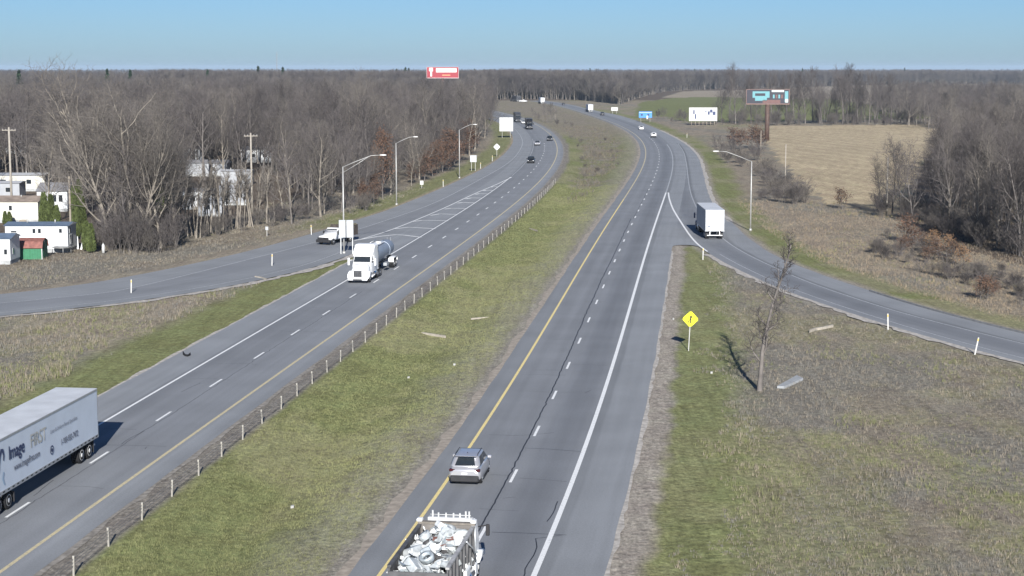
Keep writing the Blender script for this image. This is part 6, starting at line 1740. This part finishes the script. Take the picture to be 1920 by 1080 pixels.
MB().box(.0125, .04, .65, 1.95, .05, 1.75).build('door', GRN2, t); MB().cyl((.013, Ws/2, Hs+.75), .14, .03, 'x', 12).build('gable_vent', SIGNW, t)
# yard clutter
x, y = at(194, 474); t = thing('gas_cylinder', (x, y, gz(x, y)), 0, 'upright white gas cylinder at the foot of the thicket', 'cylinder')
MB().cyl((0,0,0), .19, 1.05, 'z', 12).cyl((0,0,1.05), .19, .14, 'z', 12, .08).build('tank', SIGNW, t); MB().cyl((0,0,1.19), .07, .12, 'z', 8).build('valve', GALV, t)
for k, (px, py, lb) in enumerate([(146,466,'white board leaning by the green cedars'),(152,467,'pale board leaning by the green cedars beside another'),(168,452,'white panel hanging among the cedar stems')]):
    x, y = at(px, py); o = MB().box(-.12, .12, 0, .04, 0, 1.7 if k < 2 else 1.0).build('leaning_board', SIDW); o.location = (x, y, gz(x, y)-.05 if k < 2 else gz(x, y)-.05); o.rotation_euler = (-.2, .22 if k else -.1, 0); tag(o, lb, 'board')
x, y = at(112, 476); t = thing('round_trampoline', (x, y, gz(x, y)), 0, 'grey round trampoline frame beside the white trailer home', 'trampoline')
m = MB(); ringp = [(1.15*math.cos(2*PI*k/18), 1.15*math.sin(2*PI*k/18)+1.0, .8) for k in range(19)]; m.tube(ringp, .05, 5); m.build('frame', GALV, t)
MB().cyl((0,1.0,.78), 1.1, .02, 'z', 18).build('mat', BLACKPL, t)
for k in range(4):
    q = PI/2*k+.4; MB().tube([(1.15*math.cos(q), 1.15*math.sin(q)+1.0, -.1), (1.15*math.cos(q), 1.15*math.sin(q)+1.0, .8)], .035, 5).build('leg', GALV, t)
# ================================================================== litter and lost timber
TIMB = mat('bleached_timber', (.34,.31,.26), .8, var=.2, scale=3)
def plank(pts, w, h, label, m=TIMB, name='timber_board'):
    P = [at(*p) for p in pts]; x, y = P[0]
    z = gz(*P[len(P)//2])
    o = MB().loft([[(a-x, b-y-w/2, z-.05), (a-x, b-y+w/2, z-.05), (a-x, b-y+w/2, z+h), (a-x, b-y-w/2, z+h)] for a, b in P]).build(name, m)
    o.location = (x, y, 0.0); return tag(o, label, 'debris')
plank([(790,614.5),(812,617.5),(836,621)], .28, .16, 'long bleached board lying in the median grass')
plank([(883,590),(900,588.5),(917,587.5)], .2, .10, 'thin pale stick lying in the median grass')
plank([(992,424),(1000,426),(1008,428)], .35, .16, 'pale board lying in the median far from the road signs')
plank([(545,933),(551,932)], .22, .08, 'scrap of pale litter in the median grass by the barrier', mat('grey_litter', (.40,.40,.38), .7, var=.2), 'litter')
plank([(478,519),(490,521),(500,524)], .3, .14, 'pale fallen board beside the exit ramp weeds')
plank([(1517,622),(1530,617.5),(1541,616),(1562,611.5)], .35, .18, 'bleached broken log lying on the verge near the curved ramp')
plank([(850,680.5),(854,680)], .2, .1, 'small white litter scrap in the median', mat('grey_litter', (.40,.40,.38), .7, var=.2), 'litter')
plank([(764,695),(768,694.5)], .2, .1, 'small white litter scrap near the barrier posts', mat('grey_litter', (.40,.40,.38), .7, var=.2), 'litter')
plank([(1261,598.5),(1264,598)], .22, .14, 'small white litter scrap on the dirt beside the shoulder', mat('grey_litter', (.40,.40,.38), .7, var=.2), 'litter')
plank([(1332,698.5),(1336,698)], .2, .1, 'small white litter scrap in the grass below the yellow sign', mat('grey_litter', (.40,.40,.38), .7, var=.2), 'litter')
# concrete slab of a drain
P = [at(*p) for p in [(1457,726),(1470,727),(1506,711),(1494,705.5)]]
x, y = P[0]; o = MB().loft([[(a-x, b-y, -.12) for a, b in P], [(a-x, b-y, .10) for a, b in P]]).build('drain_slab', mat('pale_concrete', (.30,.315,.325), .85, var=.15, scale=2)); o.location = (x, y, 0); tag(o, 'flat grey concrete drain slab beside the lone bare tree', 'slab')
# burst tyre tread on the shoulder
P = [at(*p) for p in [(343,664),(347,667.5),(352,668.3),(357,666.5)]]; x, y = P[0]
o = MB().loft([[(a-x, b-y-.12, .0), (a-x, b-y+.12, .0), (a-x, b-y+.10, .10+.10*abs(k-1.5)), (a-x, b-y-.10, .10+.10*abs(k-1.5))] for k, (a, b) in enumerate(P)]).build('tyre_tread', TYRE); o.location = (x, y, .004)
tag(o, 'curled black tyre tread on the left shoulder', 'debris')

# ================================================================== air
def build_haze():
    m = bpy.data.materials.new('haze'); m.use_nodes = True; nt = m.node_tree; nt.nodes.clear()
    o_ = nt.nodes.new('ShaderNodeOutputMaterial'); v = nt.nodes.new('ShaderNodeVolumePrincipled')
    v.inputs['Color'].default_value = (0.62, 0.80, 1.0, 1); v.inputs['Density'].default_value = HAZE_DENSITY; v.inputs['Anisotropy'].default_value = 0.0
    nt.links.new(v.outputs[0], o_.inputs['Volume'])
    o = MB().box(-9500, 9500, -420, 23000, -2.0, 46.0).build('haze', m)
    tag(o, 'thin pale blue haze over the far woods', kind='stuff')
HAZE_DENSITY = 0.000065
build_haze()
